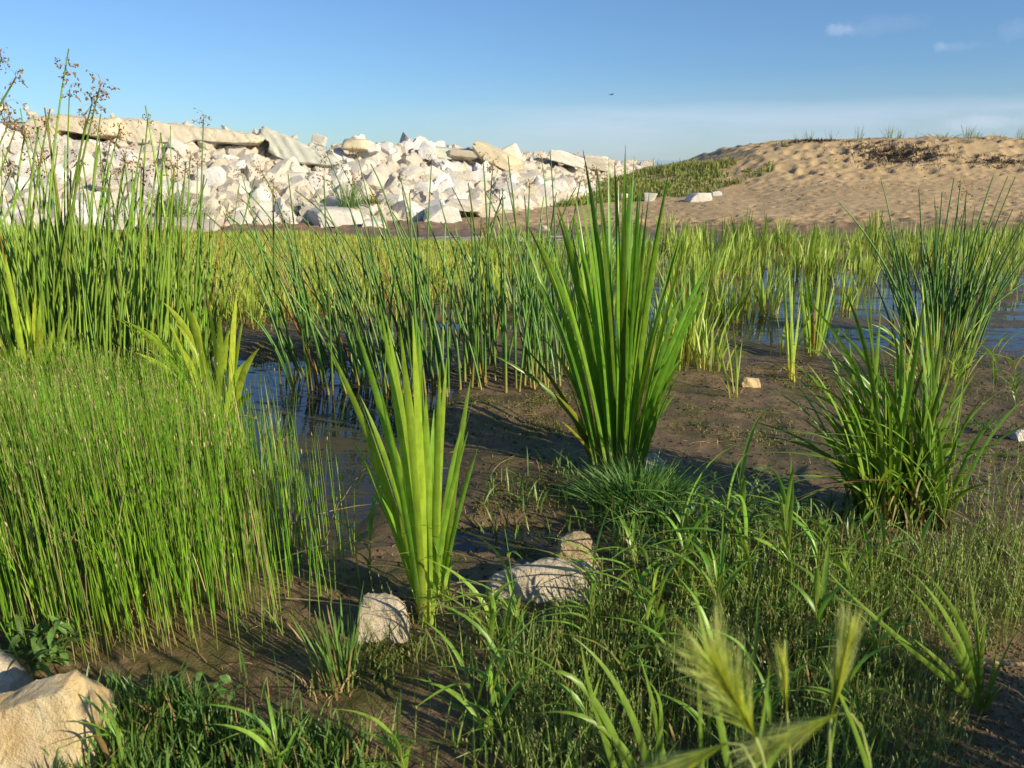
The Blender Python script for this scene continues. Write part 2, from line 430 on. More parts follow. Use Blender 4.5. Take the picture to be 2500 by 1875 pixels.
def water_material(name, deep, bump, scale, film=True):
    m, t, out = mat_new(name)
    tc = N(t, 'ShaderNodeTexCoord'); pos = tc.outputs['Object']
    p = N(t, 'ShaderNodeBsdfPrincipled')
    p.inputs['IOR'].default_value = 1.40
    p.inputs['Specular IOR Level'].default_value = .6
    if film:
        mpn = N(t, 'ShaderNodeMapping'); mpn.inputs['Scale'].default_value = (.55, 1.5, 1); L(t, pos, mpn.inputs[0])
        f1 = noise(t, mpn.outputs[0], 2.4, 7, .68, 1.0); f2 = noise(t, mpn.outputs[0], 16, 5, .7, .6)
        f = ramp(t, math_n(t, 'ADD', math_n(t, 'MULTIPLY', f1, .62), math_n(t, 'MULTIPLY', f2, .38)), [(.515, 0.0), (.56, 1.0)])
        L(t, mixc(t, f, deep, (.075, .062, .024)), p.inputs['Base Color'])
        L(t, mixc(t, f, (.03, .03, .03), (.6, .6, .6)), p.inputs['Roughness'])
    else:
        p.inputs['Base Color'].default_value = (*deep, 1); p.inputs['Roughness'].default_value = .08
    b = N(t, 'ShaderNodeBump'); b.inputs['Strength'].default_value = bump; b.inputs['Distance'].default_value = .01
    L(t, noise(t, pos, scale, 3, .5), b.inputs['Height']); L(t, b.outputs[0], p.inputs['Normal'])
    L(t, p.outputs[0], out.inputs[0])
    return m
M['water'] = water_material('pond_water', (.030, .027, .018), .12, 9)
M['lake'] = water_material('lake_water', (.03, .06, .09), .3, .6, False)

# ------------------------------------------------------------------ ground, water
rows = np.concatenate([np.linspace(-6, .8, 14), np.geomspace(.9, 14.8, 340), np.linspace(14.85, 27, 250), np.geomspace(27.4, 60, 36), [90, 200, 600, 2500]])
us = np.linspace(-1, 1, 560)
YY, UU = np.meshgrid(rows, us, indexing='ij')
XX = UU * (3.2 + .80 * np.clip(YY, 0, None))
ZZ, SS, TT = terrain(XX, YY)
ZZ = np.where(YY > 61, -2.0, ZZ)
nr, nc = XX.shape
ii = np.arange(nr * nc).reshape(nr, nc)
Fq = np.stack([ii[:-1, :-1], ii[:-1, 1:], ii[1:, 1:], ii[1:, :-1]], -1).reshape(-1, 4)
me = new_mesh('ground', np.stack([XX, YY, ZZ], -1).reshape(-1, 3), Fq, {'sand': SS.ravel(), 'stone': TT.ravel()}, True, M['ground'])
tag(link('ground', me), kind='structure')
me = new_mesh('water', [(-9, .5, 0), (22, .5, 0), (22, 17.2, 0), (-9, 17.2, 0)], np.array([[0, 1, 2, 3]]), None, False, M['water'])
tag(link('pond_water', me), kind='structure')
me = new_mesh('lake', [(-4000, 44, -1.0), (4000, 44, -1.0), (4000, 6000, -1.0), (-4000, 6000, -1.0)], np.array([[0, 1, 2, 3]]), None, False, M['lake'])
tag(link('lake_water', me), kind='structure')

# ------------------------------------------------------------------ rocks
import bmesh
_ico = {}
def ico(sub):
    if sub not in _ico:
        bm = bmesh.new(); bmesh.ops.create_icosphere(bm, subdivisions=sub, radius=1)
        bm.verts.ensure_lookup_table()
        V = np.array([v.co[:] for v in bm.verts]); Fc = np.array([[v.index for v in f.verts] for f in bm.faces])
        bm.free(); _ico[sub] = (V, Fc)
    return _ico[sub]
def n3(V, s, seed):
    return (fbm(V[:, 0] + V[:, 2] * .71, V[:, 1] - V[:, 2] * .53, s, 4, seed) + fbm(V[:, 2] + 3.1, V[:, 0] * .6 + V[:, 1] * .8, s, 4, seed + 7)) * .5
def rock_verts(sub, dims, seed, planes=13, sharp=26, rough=.035, box=.55):
    """a broken stone: an intersection of random half-spaces, softly joined, with surface noise"""
    rs = np.random.default_rng(seed)
    V, Fc = ico(sub)
    nrm = []; dd = []
    for a in range(3):
        for s in (-1, 1):
            v = np.zeros(3); v[a] = s
            v += rs.normal(0, .16, 3); nrm.append(v / np.linalg.norm(v)); dd.append(.72 + .16 * rs.random())
    for _ in range(planes - 6):
        v = rs.normal(0, 1, 3); nrm.append(v / np.linalg.norm(v)); dd.append(box + .45 + .22 * rs.random() - .15)
    nrm = np.array(nrm); dd = np.array(dd)
    q = np.clip(V @ nrm.T, 1e-3, None) / dd
    r = (q ** sharp).sum(1) ** (-1 / sharp)
    P = V * r[:, None]
    P = P * (1 + rough * 2.0 * n3(P + seed * .37, 1.8, seed % 97))[:, None] * (1 + rough * .8 * n3(P - seed, 7, seed % 89))[:, None]
    return P * np.array(dims) * .5 / .8, Fc
LIME_PROTO = []
for k in range(28):
    rs = np.random.default_rng(500 + k)
    dims = (1, .65 + .3 * rs.random(), .55 + .35 * rs.random())
    P, Fc = rock_verts(3, dims, 900 + k, planes=9 + k % 5, sharp=38, rough=.03)
    LIME_PROTO.append(new_mesh('riprap_stone', P, Fc, None, True, M['lime']))
def shade_sharp(me, ang=28):
    try: me.set_sharp_from_angle(angle=R(ang))
    except Exception: pass
for m_ in LIME_PROTO: shade_sharp(m_, 24)

cand = []
s = 0.02
rr = random.Random(5)
while s < 1.0:
    f = wall_pt(s, 0); c = wall_pt(s, 1)
    slope = math.dist(f, c)
    base = .285 if s < .55 else .30
    step = base * .74
    nu = int(slope * 1.18 / step)
    for j in range(nu + 1):
        u = (j + rr.uniform(-.3, .3)) / nu * 1.16 - .03
        ss = s + rr.uniform(-.4, .4) * step / 27
        p = wall_pt(min(max(ss, 0), 1), max(u, 0))
        size = base * math.exp(rr.gauss(0, .34)) * 1.12
        size = min(size, .52)
        cand.append((p, size, u))
    seg = math.dist(wall_pt(s, .5), wall_pt(min(s + .01, 1), .5)) / .01
    s += step / max(seg, 5)
def to_px(p):
    x, y, z = p[0], p[1], p[2] - H
    fw = y * CP - z * SP; dn = -(y * SP + z * CP)
    return 1250 + F * x / fw, 937.5 + F * dn / fw, fw
vis = []; rest = []
for (p, size, u) in cand:
    px, py, dep = to_px(p)
    if px < -60 or px > 1640: continue
    top = py - size * .42 / dep * F
    if top < np.interp(px, [-100, 0, 60, 640, 700, 830, 900, 1100, 1260, 1420, 1590], [300, 310, 340, 352, 372, 360, 352, 362, 376, 386, 404]): continue
    (vis if u <= 1.08 and -30 < px < 1600 else rest).append((size / dep, p, size, u))
vis.sort(key=lambda a: -a[0])
singles = vis[:282]; rest = vis[282:] + rest
for i, (k, p, size, u) in enumerate(singles):
    o = link('riprap_stone', LIME_PROTO[i % len(LIME_PROTO)])
    o.location = (p[0], p[1], p[2] + rr.uniform(-.06, .10) + size * .12)
    o.rotation_euler = (rr.uniform(-.9, .9), rr.uniform(-.9, .9), rr.uniform(0, 6.28))
    o.scale = (size * 1.18, size * 1.05, size * 1.05)
    tag(o, 'broken white limestone boulder lying in the heaped rock embankment behind the marsh', 'boulder', 'white limestone boulders of the embankment')
VV = []; FF = []; off = 0
lowV = [rock_verts(2, (1, .8, .7), 1500 + k, planes=10, sharp=30, rough=.03) for k in range(10)]
def add_rock(P, Fc, loc, eul, sc):
    global off
    Rm = np.array(Euler(eul).to_matrix())
    VV.append((P * sc) @ Rm.T + np.array(loc)); FF.append(Fc + off); off += len(P)
for i, (k, p, size, u) in enumerate(rest):
    if u > 1.3: continue
    P, Fc = lowV[i % 10]
    add_rock(P, Fc, (p[0], p[1], p[2] + size * .05), (rr.uniform(-.9, .9), rr.uniform(-.9, .9), rr.uniform(0, 6.28)), size * 1.15)
for i in range(800):     # small stones wedged between the boulders
    ss = rr.uniform(.03, 1); p = wall_pt(ss, rr.uniform(0, 1.05)); sz = rr.uniform(.14, .27)
    P, Fc = ico(1); P, Fc = rock_verts(1, (1, .8, .7), 2000 + i % 12, planes=9, sharp=20)
    add_rock(P, Fc, (p[0], p[1], p[2] + rr.uniform(-.03, .14)), (rr.uniform(-.9, .9), rr.uniform(-.9, .9), rr.uniform(0, 6.28)), sz)
me = new_mesh('rubble_fill', np.concatenate(VV), np.concatenate(FF), None, True, M['lime']); shade_sharp(me, 24)
tag(link('rubble_fill', me), 'smaller white limestone rubble packed between the embankment boulders', 'rubble', kind='stuff')

def stone(name, x0, y0, x1, y1, Y, depth, label, mat='lime', seed=1, tilt=0.0, yaw=0.0, roll=0.0, planes=12, sub=4, sharp=40, rough=.03, sink=0, cat='boulder', group=None):
    """a stone that spans the photo box at distance Y"""
    a = at((x0 + x1) / 2, (y0 + y1) / 2, Y)
    w = abs(at(x1, y0, Y).x - at(x0, y0, Y).x); h = abs(at(x0, y1, Y).z - at(x0, y0, Y).z)
    P, Fc = rock_verts(sub, (w, depth, h + sink), seed, planes=planes, sharp=sharp, rough=rough)
    me = new_mesh(name, P, Fc, None, True, M[mat]); shade_sharp(me, 26)
    o = link(name, me)
    o.location = (a.x, a.y + depth * .0, a.z - sink / 2)
    o.rotation_euler = (roll, tilt, yaw)
    return tag(o, label, cat, group)
stone('boulder', 765, 329, 797, 356, 20.0, .32, 'small pointed boulder standing up from the crest right of the grey green wedge', 'lime', 41, .4)
stone('boulder', 838, 340, 897, 366, 20.4, .5, 'smooth rounded tan boulder on the crest with a shaded left side', 'lime_tan', 42, .06, planes=8, sharp=10)
stone('boulder', 897, 350, 925, 374, 20.5, .3, 'small lumpy boulder right of the smooth rounded tan one on the crest', 'lime', 47)
stone('boulder', 1026, 352, 1062, 388, 21.8, .5, 'tall white boulder on the crest left of the grey dome shaped slab', 'lime', 43, .1)
stone('stone_slab', 1052, 360, 1112, 388, 22.4, .8, 'grey green dome shaped slab on the crest mid embankment', 'lime_green', 44, .05, planes=8, sharp=12, cat='slab')
stone('stone_slab', 1098, 364, 1168, 392, 22.3, .8, 'pale tan slab touching the grey dome shaped slab on the crest', 'lime_tan', 45, .06, cat='slab')
stone('stone_slab', 1160, 366, 1262, 408, 22.2, .8, 'cream slab tilted down to the right with a dark left end, under the upright stone', 'lime_tan', 46, .42, cat='slab', sharp=60)
stone('boulder', 1232, 354, 1268, 396, 22.6, .35, 'upright rounded oval boulder leaning above the crest', 'lime_tan', 48, -.35, planes=8, sharp=9)
stone('stone_slab', 1345, 372, 1425, 404, 25.0, .8, 'tan weathered slab jutting from the crest behind the tall cattail', 'lime_tan', 49, .25, cat='slab')
stone('stone_slab', 1400, 378, 1482, 412, 26.5, .9, 'long buff slab lying behind the cattail leaf tips', 'lime_tan', 50, .12, cat='slab')
stone('boulder', 1556, 397, 1590, 432, 30.5, .6, 'pointed white boulder at the far right end of the embankment', 'lime', 51, .1)
stone('boulder', 362, 536, 545, 572, 16.0, 1.0, 'long low white boulder at the foot of the embankment behind the yellow green grass', 'lime', 52, .02, planes=14, sharp=14, sink=.1)
stone('boulder', 330, 505, 450, 548, 16.9, .9, 'cream block behind the long low white boulder', 'lime_tan', 58, .0)
stone('boulder', 1040, 502, 1122, 546, 17.6, .7, 'white block with a shaded left side on the mud at the embankment foot', 'lime', 53, .05, sink=.1)
stone('boulder', 888, 535, 944, 562, 16.3, .45, 'small white boulder standing apart on the mud before the embankment', 'lime', 54, sink=.08)
stone('boulder', 760, 505, 870, 552, 17.0, .8, 'wide white block at the embankment foot behind the leaning rushes', 'lime', 55)
stone('stone_slab', 1090, 486, 1180, 514, 18.6, .9, 'flat cream slab low on the embankment above the bare mud', 'lime_tan', 56, cat='slab')
stone('boulder', 1165, 498, 1206, 532, 18.6, .45, 'grey white boulder at the embankment foot beside the flat cream slab', 'lime', 57, sink=.05)
stone('stone', 1322, 552, 1340, 566, 15.6, .14, 'small pink stone on the wet beach behind the rushes', 'lime_tan', 61, cat='stone')
# stones on the sand bank
def berm_stone(x0, y0, x1, y1, Y, depth, label, seed, mat='lime', **k):
    if y1 > 400: Y = g((x0 + x1) / 2, y1).y + depth * .3
    return stone('stone', x0, y0, x1, y1, Y, depth, label, mat, seed, cat='stone', sink=.08, **k)
berm_stone(1682, 471, 1740, 491, 19.2, .35, 'squared white block half buried in the footprint marked sand', 70, planes=8)
berm_stone(1738, 468, 1760, 482, 19.7, .25, 'small white block beside the squared block in the sand', 71, planes=8)
berm_stone(1512, 474, 1546, 491, 19.6, .35, 'pinkish grey stone at the left edge of the sand behind the cattail', 72, 'lime_tan')
berm_stone(1574, 470, 1600, 484, 20.3, .3, 'pale triangular stone at the foot of the weedy bank', 73, 'lime_green')
berm_stone(2125, 342, 2153, 357, 25.7, .3, 'cream stone with a grey left side, leftmost of those on the sand crest', 74)
berm_stone(2310, 336, 2340, 352, 25.7, .35, 'largest cream stone on the sand crest beside the low weeds', 75)
berm_stone(2385, 344, 2422, 350, 25.6, .3, 'flat white stone on the sand crest between two grass tufts', 76)
berm_stone(2475, 342, 2500, 348, 25.6, .3, 'flat white stone at the right end of the sand crest', 77)
berm_stone(1936, 358, 1958, 366, 25.3, .5, 'thin pale stone edge showing at the left end of the sand crest', 78)

# near rocks
def near_rock(name, P, Fc, loc, eul, mat, label):
    me = new_mesh(name, P, Fc, None, True, M[mat]); shade_sharp(me, 34)
    o = link(name, me); o.location = loc; o.rotation_euler = eul
    return tag(o, label, 'rock')
def outline_rock(name, pts, base_px, depth, mat, label, seed, lean=.25, k=1.0, Y=None, cat='rock', drop=.75, smooth=1, amp=1.0):
    """a stone with the given visible outline (photo pixels), standing where its foot is seen, with real depth behind"""
    Y = g(*base_px).y if Y is None else Y
    bm = bmesh.new()
    ring0 = [at(x, y, Y) for x, y in pts]
    zmin = min(p.z for p in ring0)
    ring = [at(x, y, Y + (p.z - zmin) * lean + depth * .22) for (x, y), p in zip(pts, ring0)]
    cen = sum(ring, Vector()) / len(ring)
    fr = []; mid = []; bk = []
    for p in ring:
        h_ = p.z - zmin
        fr.append(bm.verts.new(p + Vector((0, -depth * .22, 0)) + (cen - p) * .12))
        mid.append(bm.verts.new(p))
        bk.append(bm.verts.new(p + Vector((0, depth * .78, -depth * drop)) + (cen - p) * .22))
    n = len(ring)
    for A, B in ((fr, mid), (mid, bk)):
        for i in range(n): bm.faces.new((A[i], A[(i + 1) % n], B[(i + 1) % n], B[i]))
    bm.faces.new(fr[::-1]); bm.faces.new(bk)
    bmesh.ops.triangulate(bm, faces=bm.faces[:])
    bmesh.ops.recalc_face_normals(bm, faces=bm.faces)
    bmesh.ops.subdivide_edges(bm, edges=bm.edges[:], cuts=2, use_grid_fill=True)
    for _ in range(smooth): bmesh.ops.smooth_vert(bm, verts=bm.verts, factor=.5, use_axis_x=True, use_axis_y=True, use_axis_z=True)
    bmesh.ops.subdivide_edges(bm, edges=bm.edges[:], cuts=3, use_grid_fill=True)
    bm.normal_update()
    V = np.array([v.co[:] for v in bm.verts]); Nn = np.array([v.normal[:] for v in bm.verts])
    d = .018 * n3(V, 9 / k, seed) + .013 * n3(V, 28 / k, seed + 3) + .006 * n3(V, 80 / k, seed + 5)
    # split along bedding planes, chipped pockets
    d -= .008 * np.clip(n3(V, 16 / k, seed + 9) - .18, 0, 1) * 6
    V = V + Nn * (d * k * amp)[:, None]
    for v, c in zip(bm.verts, V): v.co = c
    me = bpy.data.meshes.new(name); bm.to_mesh(me); bm.free()
    me.materials.append(M[mat])
    for pl in me.polygons: pl.use_smooth = True
    org = Vector((cen.x, Y, 0))
    me.transform(Matrix.Translation(-org)); shade_sharp(me, 42)
    o = link(name, me); o.location = org
    return tag(o, label, cat)
for pts_, Yd, dp, mt, lb, sd_ in (
    ([(60, 300), (86, 284), (140, 281), (230, 285), (292, 288), (300, 305), (296, 332), (250, 338), (215, 330), (158, 318), (150, 330), (164, 346), (120, 352), (84, 351), (62, 330)], 18.6, 1.4, 'lime_tan', 'thick tan slab overhanging a dark gap, topmost at the left end of the embankment', 81),
    ([(272, 289), (300, 287), (350, 291), (430, 299), (500, 311), (560, 317), (628, 325), (652, 336), (640, 352), (560, 352), (490, 344), (470, 356), (400, 352), (330, 356), (285, 345)], 19.0, 1.3, 'lime_tan', 'longest cream slab lying along the embankment top, behind the tall seeded rushes', 82),
    ([(84, 354), (165, 342), (250, 345), (256, 368), (250, 386), (150, 394), (92, 380)], 18.0, 1.0, 'lime_tan', 'weathered tan slab with dark streaks below the overhanging top slab', 83),
    ([(-80, 330), (-60, 305), (0, 302), (44, 318), (50, 345), (20, 360), (-80, 362)], 18.8, 1.0, 'lime_tan', 'grey tan slab at the very left edge of the embankment top', 85),
    ([(622, 330), (632, 312), (641, 306), (700, 328), (760, 358), (830, 390), (868, 408), (800, 408), (700, 398), (650, 372), (655, 345)], 19.2, .7, 'lime_green', 'grey green wedge shaped slab pointing up above the embankment crest', 84)):
    outline_rock('stone_slab', pts_, None, dp, mt, lb, sd_, lean=.5, k=3.2, Y=Yd, cat='slab', drop=.1)
outline_rock('rock', [(-60, 1712), (30, 1686), (110, 1656), (186, 1636), (202, 1650), (210, 1690), (226, 1760), (232, 1830), (236, 2060), (-60, 2090)],
             (120, 1980), .26, 'rock_near', 'large ochre limestone rock lit by the sun in the lower left corner', 11, lean=.28, k=.8, smooth=0, amp=.7)
outline_rock('rock', [(-60, 1590), (0, 1592), (28, 1610), (52, 1640), (66, 1700), (60, 1790), (-60, 1800)],
             (20, 1735), .2, 'rock_near', 'grey shaded rock peeking out behind the large ochre rock', 12, lean=.2, smooth=0)
outline_rock('rock', [(876, 1470), (886, 1449), (930, 1446), (965, 1451), (985, 1470), (992, 1500), (993, 1540), (994, 1590), (890, 1610), (872, 1560), (870, 1500)],
             (930, 1580), .12, 'rock_pit', 'blocky pitted rock beside the young cattail, crossed by a twig shadow', 13, lean=.25)
outline_rock('rock', [(1356, 1330), (1366, 1310), (1400, 1290), (1425, 1289), (1444, 1302), (1458, 1335), (1476, 1375), (1482, 1400), (1476, 1440), (1380, 1440), (1352, 1380)],
             (1420, 1425), .14, 'rock_pit', 'tall rounded pitted rock standing behind the low rock', 14, lean=.25)
outline_rock('rock', [(1180, 1432), (1200, 1400), (1260, 1376), (1320, 1362), (1380, 1360), (1440, 1372), (1464, 1400), (1455, 1460), (1420, 1500), (1300, 1500), (1200, 1490), (1180, 1465)],
             (1310, 1480), .17, 'rock_pit', 'low wide pitted rock in front of the tall rounded one', 15, lean=.35)
outline_rock('rock', [(1805, 932), (1812, 922), (1835, 918), (1856, 922), (1860, 940), (1855, 956), (1812, 958)],
             (1833, 945), .10, 'rock_near', 'small orange tan stone alone on the mud flat', 16, lean=.2)
outline_rock('rock', [(1574, 1120), (1590, 1108), (1606, 1112), (1616, 1135), (1620, 1170), (1580, 1175)],
             (1600, 1165), .06, 'lime', 'small pale stone behind the foot of the tall cattail', 17, lean=.2)
outline_rock('rock', [(2472, 1055), (2485, 1046), (2520, 1050), (2530, 1085), (2480, 1082)],
             (2495, 1078), .1, 'lime', 'small white stone at the right edge beyond the sedge', 18, lean=.2)

# ------------------------------------------------------------------ blades
def blades(P, W, psi, twist, n=6, kind='vee', prof=None, rnd=None, fold=.16, tipw=.06):
    """P (N,4,3) cubic curves, W (N,) widths, psi (N,) heading of the blade's width"""
    P = np.asarray(P, float); Nn = len(P)
    W = np.broadcast_to(np.asarray(W, float), (Nn,)); psi = np.broadcast_to(np.asarray(psi, float), (Nn,)); twist = np.broadcast_to(np.asarray(twist, float), (Nn,))
    t = np.linspace(0, 1, n + 1)
    b = np.stack([(1 - t) ** 3, 3 * (1 - t) ** 2 * t, 3 * (1 - t) * t * t, t ** 3], -1)
    C = np.einsum('tk,nkc->ntc', b, P)
    db = np.stack([-3 * (1 - t) ** 2, 3 * (1 - t) ** 2 - 6 * (1 - t) * t, 6 * (1 - t) * t - 3 * t * t, 3 * t * t], -1)
    T = np.einsum('tk,nkc->ntc', db, P); T /= np.linalg.norm(T, axis=-1, keepdims=True) + 1e-9
    a = psi[:, None] + twist[:, None] * t[None]
    h = np.stack([np.cos(a), np.sin(a), np.zeros_like(a)], -1)
    S = h - T * (h * T).sum(-1, keepdims=True); S /= np.linalg.norm(S, axis=-1, keepdims=True) + 1e-9
    Q = np.cross(T, S)
    pr = (prof or (lambda t: np.clip(1.0 - t ** 3.2, tipw, 1) * np.clip(.62 + t * 2, 0, 1)))(t)
    w = W[:, None, None] * pr[None, :, None]
    if kind == 'vee':
        rings = np.stack([C - S * w / 2 + Q * w * fold, C, C + S * w / 2 + Q * w * fold], 2); k = 3; closed = False
    elif kind == 'flat':
        rings = np.stack([C - S * w / 2, C + S * w / 2], 2); k = 2; closed = False
    else:
        k = 3 if kind == 'tube' else 6; closed = True
        rings = np.stack([C + (S * math.cos(2 * math.pi * i / k) + Q * math.sin(2 * math.pi * i / k)) * w / 2 for i in range(k)], 2)
    V = rings.reshape(-1, 3)
    base = (np.arange(Nn) * (n + 1) * k)[:, None, None]
    r = np.arange(n)[None, :, None] * k
    if closed:
        c0 = np.arange(k)[None, None]; c1 = (np.arange(k) + 1)[None, None] % k
    else:
        c0 = np.arange(k - 1)[None, None]; c1 = c0 + 1
    f = np.stack([base + r + c0, base + r + c1, base + r + c1 + k, base + r + c0 + k], -1).reshape(-1, 4)
    if rnd is None: rnd = RNG.random(Nn)
    ta = np.broadcast_to(t[None, :, None], (Nn, n + 1, k)).ravel()
    ra = np.repeat(rnd, (n + 1) * k)
    return V, f, ta, ra
def blade_mesh(name, mat, *parts):
    Vs = []; Fs = []; ts = []; rs_ = []; o = 0
    for (V, f, t, r) in parts:
        Vs.append(V); Fs.append(f + o); ts.append(t); rs_.append(r); o += len(V)
    return new_mesh(name, np.concatenate(Vs), np.concatenate(Fs), {'t': np.concatenate(ts), 'rnd': np.concatenate(rs_)}, True, mat)
def curve(B, T, bow=.06, early=.33):
    """cubic from base to tip; bow > 0 keeps the foot upright so the blade arches outwards"""
    B = np.asarray(B, float); T = np.asarray(T, float)
    v = T - B; Ln = np.linalg.norm(v, axis=-1, keepdims=True)
    up = np.zeros_like(v); up[..., 2] = 1
    hor = v.copy(); hor[..., 2] = 0
    bow = np.asarray(bow, float); bow = bow[..., None] if bow.ndim else bow
    P1 = B + v * .33 + up * Ln * bow - hor * bow * 1.2
    P2 = B + v * .66 + up * Ln * bow * 1.1 - hor * bow * 1.2
    return np.stack([B, P1, P2, T], -2)
def rand_blades(xy, z0, Hh, lean=.25, az=None, bias=(0, 0), bow=.08, rs=RNG):
    Nn = len(xy)
    az = rs.uniform(0, 6.283, Nn) if az is None else az
    ln = np.abs(rs.normal(0, lean, Nn))
    B = np.column_stack([xy, z0 - .01])
    T = B + np.column_stack([np.cos(az) * ln * Hh + bias[0] * Hh, np.sin(az) * ln * Hh + bias[1] * Hh, Hh * np.sqrt(np.clip(1 - np.minimum(ln, .9) ** 2, .1, 1))])
    return curve(B, T, bow)

def leaf_part(parent, B, T, w, psi, twist, mat, bow=.06, n=9, kind='vee', name='leaf', prof=None, pts=None, rnd=None, label=None):
    o0 = Vector(parent.location)
    P = curve(B, T, bow) if pts is None else np.array(pts, float)
    P = P - np.array(o0)
    me = blade_mesh(name, mat, blades(P[None], [w], [psi], [twist], n, kind, prof, None if rnd is None else np.array([rnd])))
    o = link(name, me, parent)
    if label: o['label'] = label
    return o

# ------------------------------------------------------------------ cattails
CW = lambda t: np.clip(1.0 - np.clip((t - .55) / .45, 0, 1) ** 2.4, .09, 1) * np.clip(.75 + t * 1.5, 0, 1)
def cattail(name, base_px, tips, mat, label, w=.019, spread=.10, extra=0, fan=None, seed=1, name_leaf='leaf', Yjit=.22, bow=.05, lean_y=0.0, cat='cattail', dead=9):
    rs = random.Random(seed)
    c = g(*base_px)
    root = empty(name, c, label, cat)
    allt = [(x, y, 1) for x, y in tips]
    for _ in range(extra):
        a = rs.uniform(0, 1)
        allt.append((fan[0] + (fan[1] - fan[0]) * a, rs.uniform(fan[2], fan[3]) + abs(a - .5) * fan[4], 0))
    for (tx, ty, tr) in allt:
        Y = c.y + rs.uniform(-Yjit, Yjit) + lean_y
        T = at(tx, ty, Y)
        k = (T.x - c.x) / max(.4, T.z)
        B = Vector((c.x + max(-1, min(1, k * 2.2)) * spread * rs.uniform(.4, 1.0) + rs.uniform(-.012, .012), c.y + (Y - c.y) * .35, c.z - .02))
        ww = w * (rs.uniform(.95, 1.35) if tr else rs.uniform(.7, 1.05))
        leaf_part(root, B, T, ww, rs.uniform(-1, 1) * (.8 if tr else 1.3), rs.uniform(-1, 1) * (.6 if tr else 1.1), mat, bow * rs.uniform(.3, 1.8) + abs(k) * .06, 14, prof=CW, rnd=rs.random() if not tr else rs.random() * .93)
    for _ in range(dead):
        a = rs.uniform(0, 6.283); B = c + Vector((math.cos(a) * spread, math.sin(a) * spread * .6, 0))
        T = B + Vector((math.cos(a) * rs.uniform(.04, .22), math.sin(a) * rs.uniform(.04, .18), rs.uniform(-.0, .16)))
        leaf_part(root, B, T, w * .55, a + 1.57, .9, M['dry'], rs.uniform(.1, .45), 8, name='dead_leaf')
    return root
big = [(1527, 354), (1423, 366), (1635, 410), (1485, 389), (1500, 401), (1549, 381), (1456, 405), (1425, 428), (1352, 478), (1261, 532), (1300, 560),
       (1360, 520), (1400, 524), (1522, 524), (1586, 540), (1603, 578), (1679, 566), (1749, 613), (1735, 660), (1330, 620), (1285, 640), (1560, 450),
       (1540, 420), (1510, 440), (1470, 470), (1445, 460), (1620, 500), (1650, 600), (1700, 700), (1650, 843), (1649, 962), (1360, 723), (1300, 700)]
cattail('cattail_plant', (1512, 1135), big, M['cattail'], 'tallest cattail with a broad fan of dark green leaves in the middle of the mud', .0200, .13, 66, (1270, 1740, 400, 790, 240), 3, bow=.05, Yjit=.42)
root = bpy.data.objects['cattail_plant']
c = root.location
leaf_part(root, c + Vector((-.09, 0, 0)), at(1201, 866, c.y - .1), .02, .3, .4, M['cattail'], .10, 14, prof=CW, rnd=.3)
leaf_part(root, c + Vector((-.06, -.05, 0)), at(1356, 962, c.y - .2), .017, .2, .3, M['cattail'], .05, 10, prof=CW, rnd=.97, label='short yellow leaf')
leaf_part(root, c + Vector((-.08, -.05, 0)), at(1371, 1028, c.y - .2), .012, .2, .3, M['cattail'], .03, 8, prof=CW, rnd=.98, label='short withered leaf')
small = [(943, 770), (1008, 770), (1022, 797), (976, 793), (797, 836), (858, 1074), (873, 1051), (897, 843), (1091, 874), (1149, 928), (1167, 1094),
         (1074, 885), (850, 746), (927, 742), (905, 900), (1040, 960), (990, 880), (1060, 1000), (1128, 1040), (930, 960), (1012, 930)]
cattail('cattail_plant', (1050, 1492), small, M['cattail_light'], 'young bright green cattail standing on mud between the two near rocks', .0165, .055, 20, (850, 1160, 860, 1200, 60), 8, bow=.05)
cattail('cattail_plant', (545, 1050), [(247, 758), (436, 700), (506, 723), (579, 712), (537, 770), (633, 850), (266, 931), (297, 781), (470, 760), (400, 740), (600, 880), (350, 800), (430, 790), (560, 800), (620, 960), (330, 860)],
        M['cattail_yellow'], 'yellow green cattail at the left edge of the puddle with leaves arching left', .030, .08, 22, (340, 620, 740, 950, 60), 9, bow=.08)
cattail('cattail_plant', (85, 985), [(12, 620), (55, 690), (88, 760), (108, 780), (30, 720), (5, 660), (130, 800), (-30, 700), (160, 900), (100, 850), (190, 905)],
        M['cattail_yellow'], 'yellowing cattail with broken leaves at the left margin in front of the tall bulrush', .032, .09, 20, (-60, 180, 690, 900, 60), 10, bow=.03)

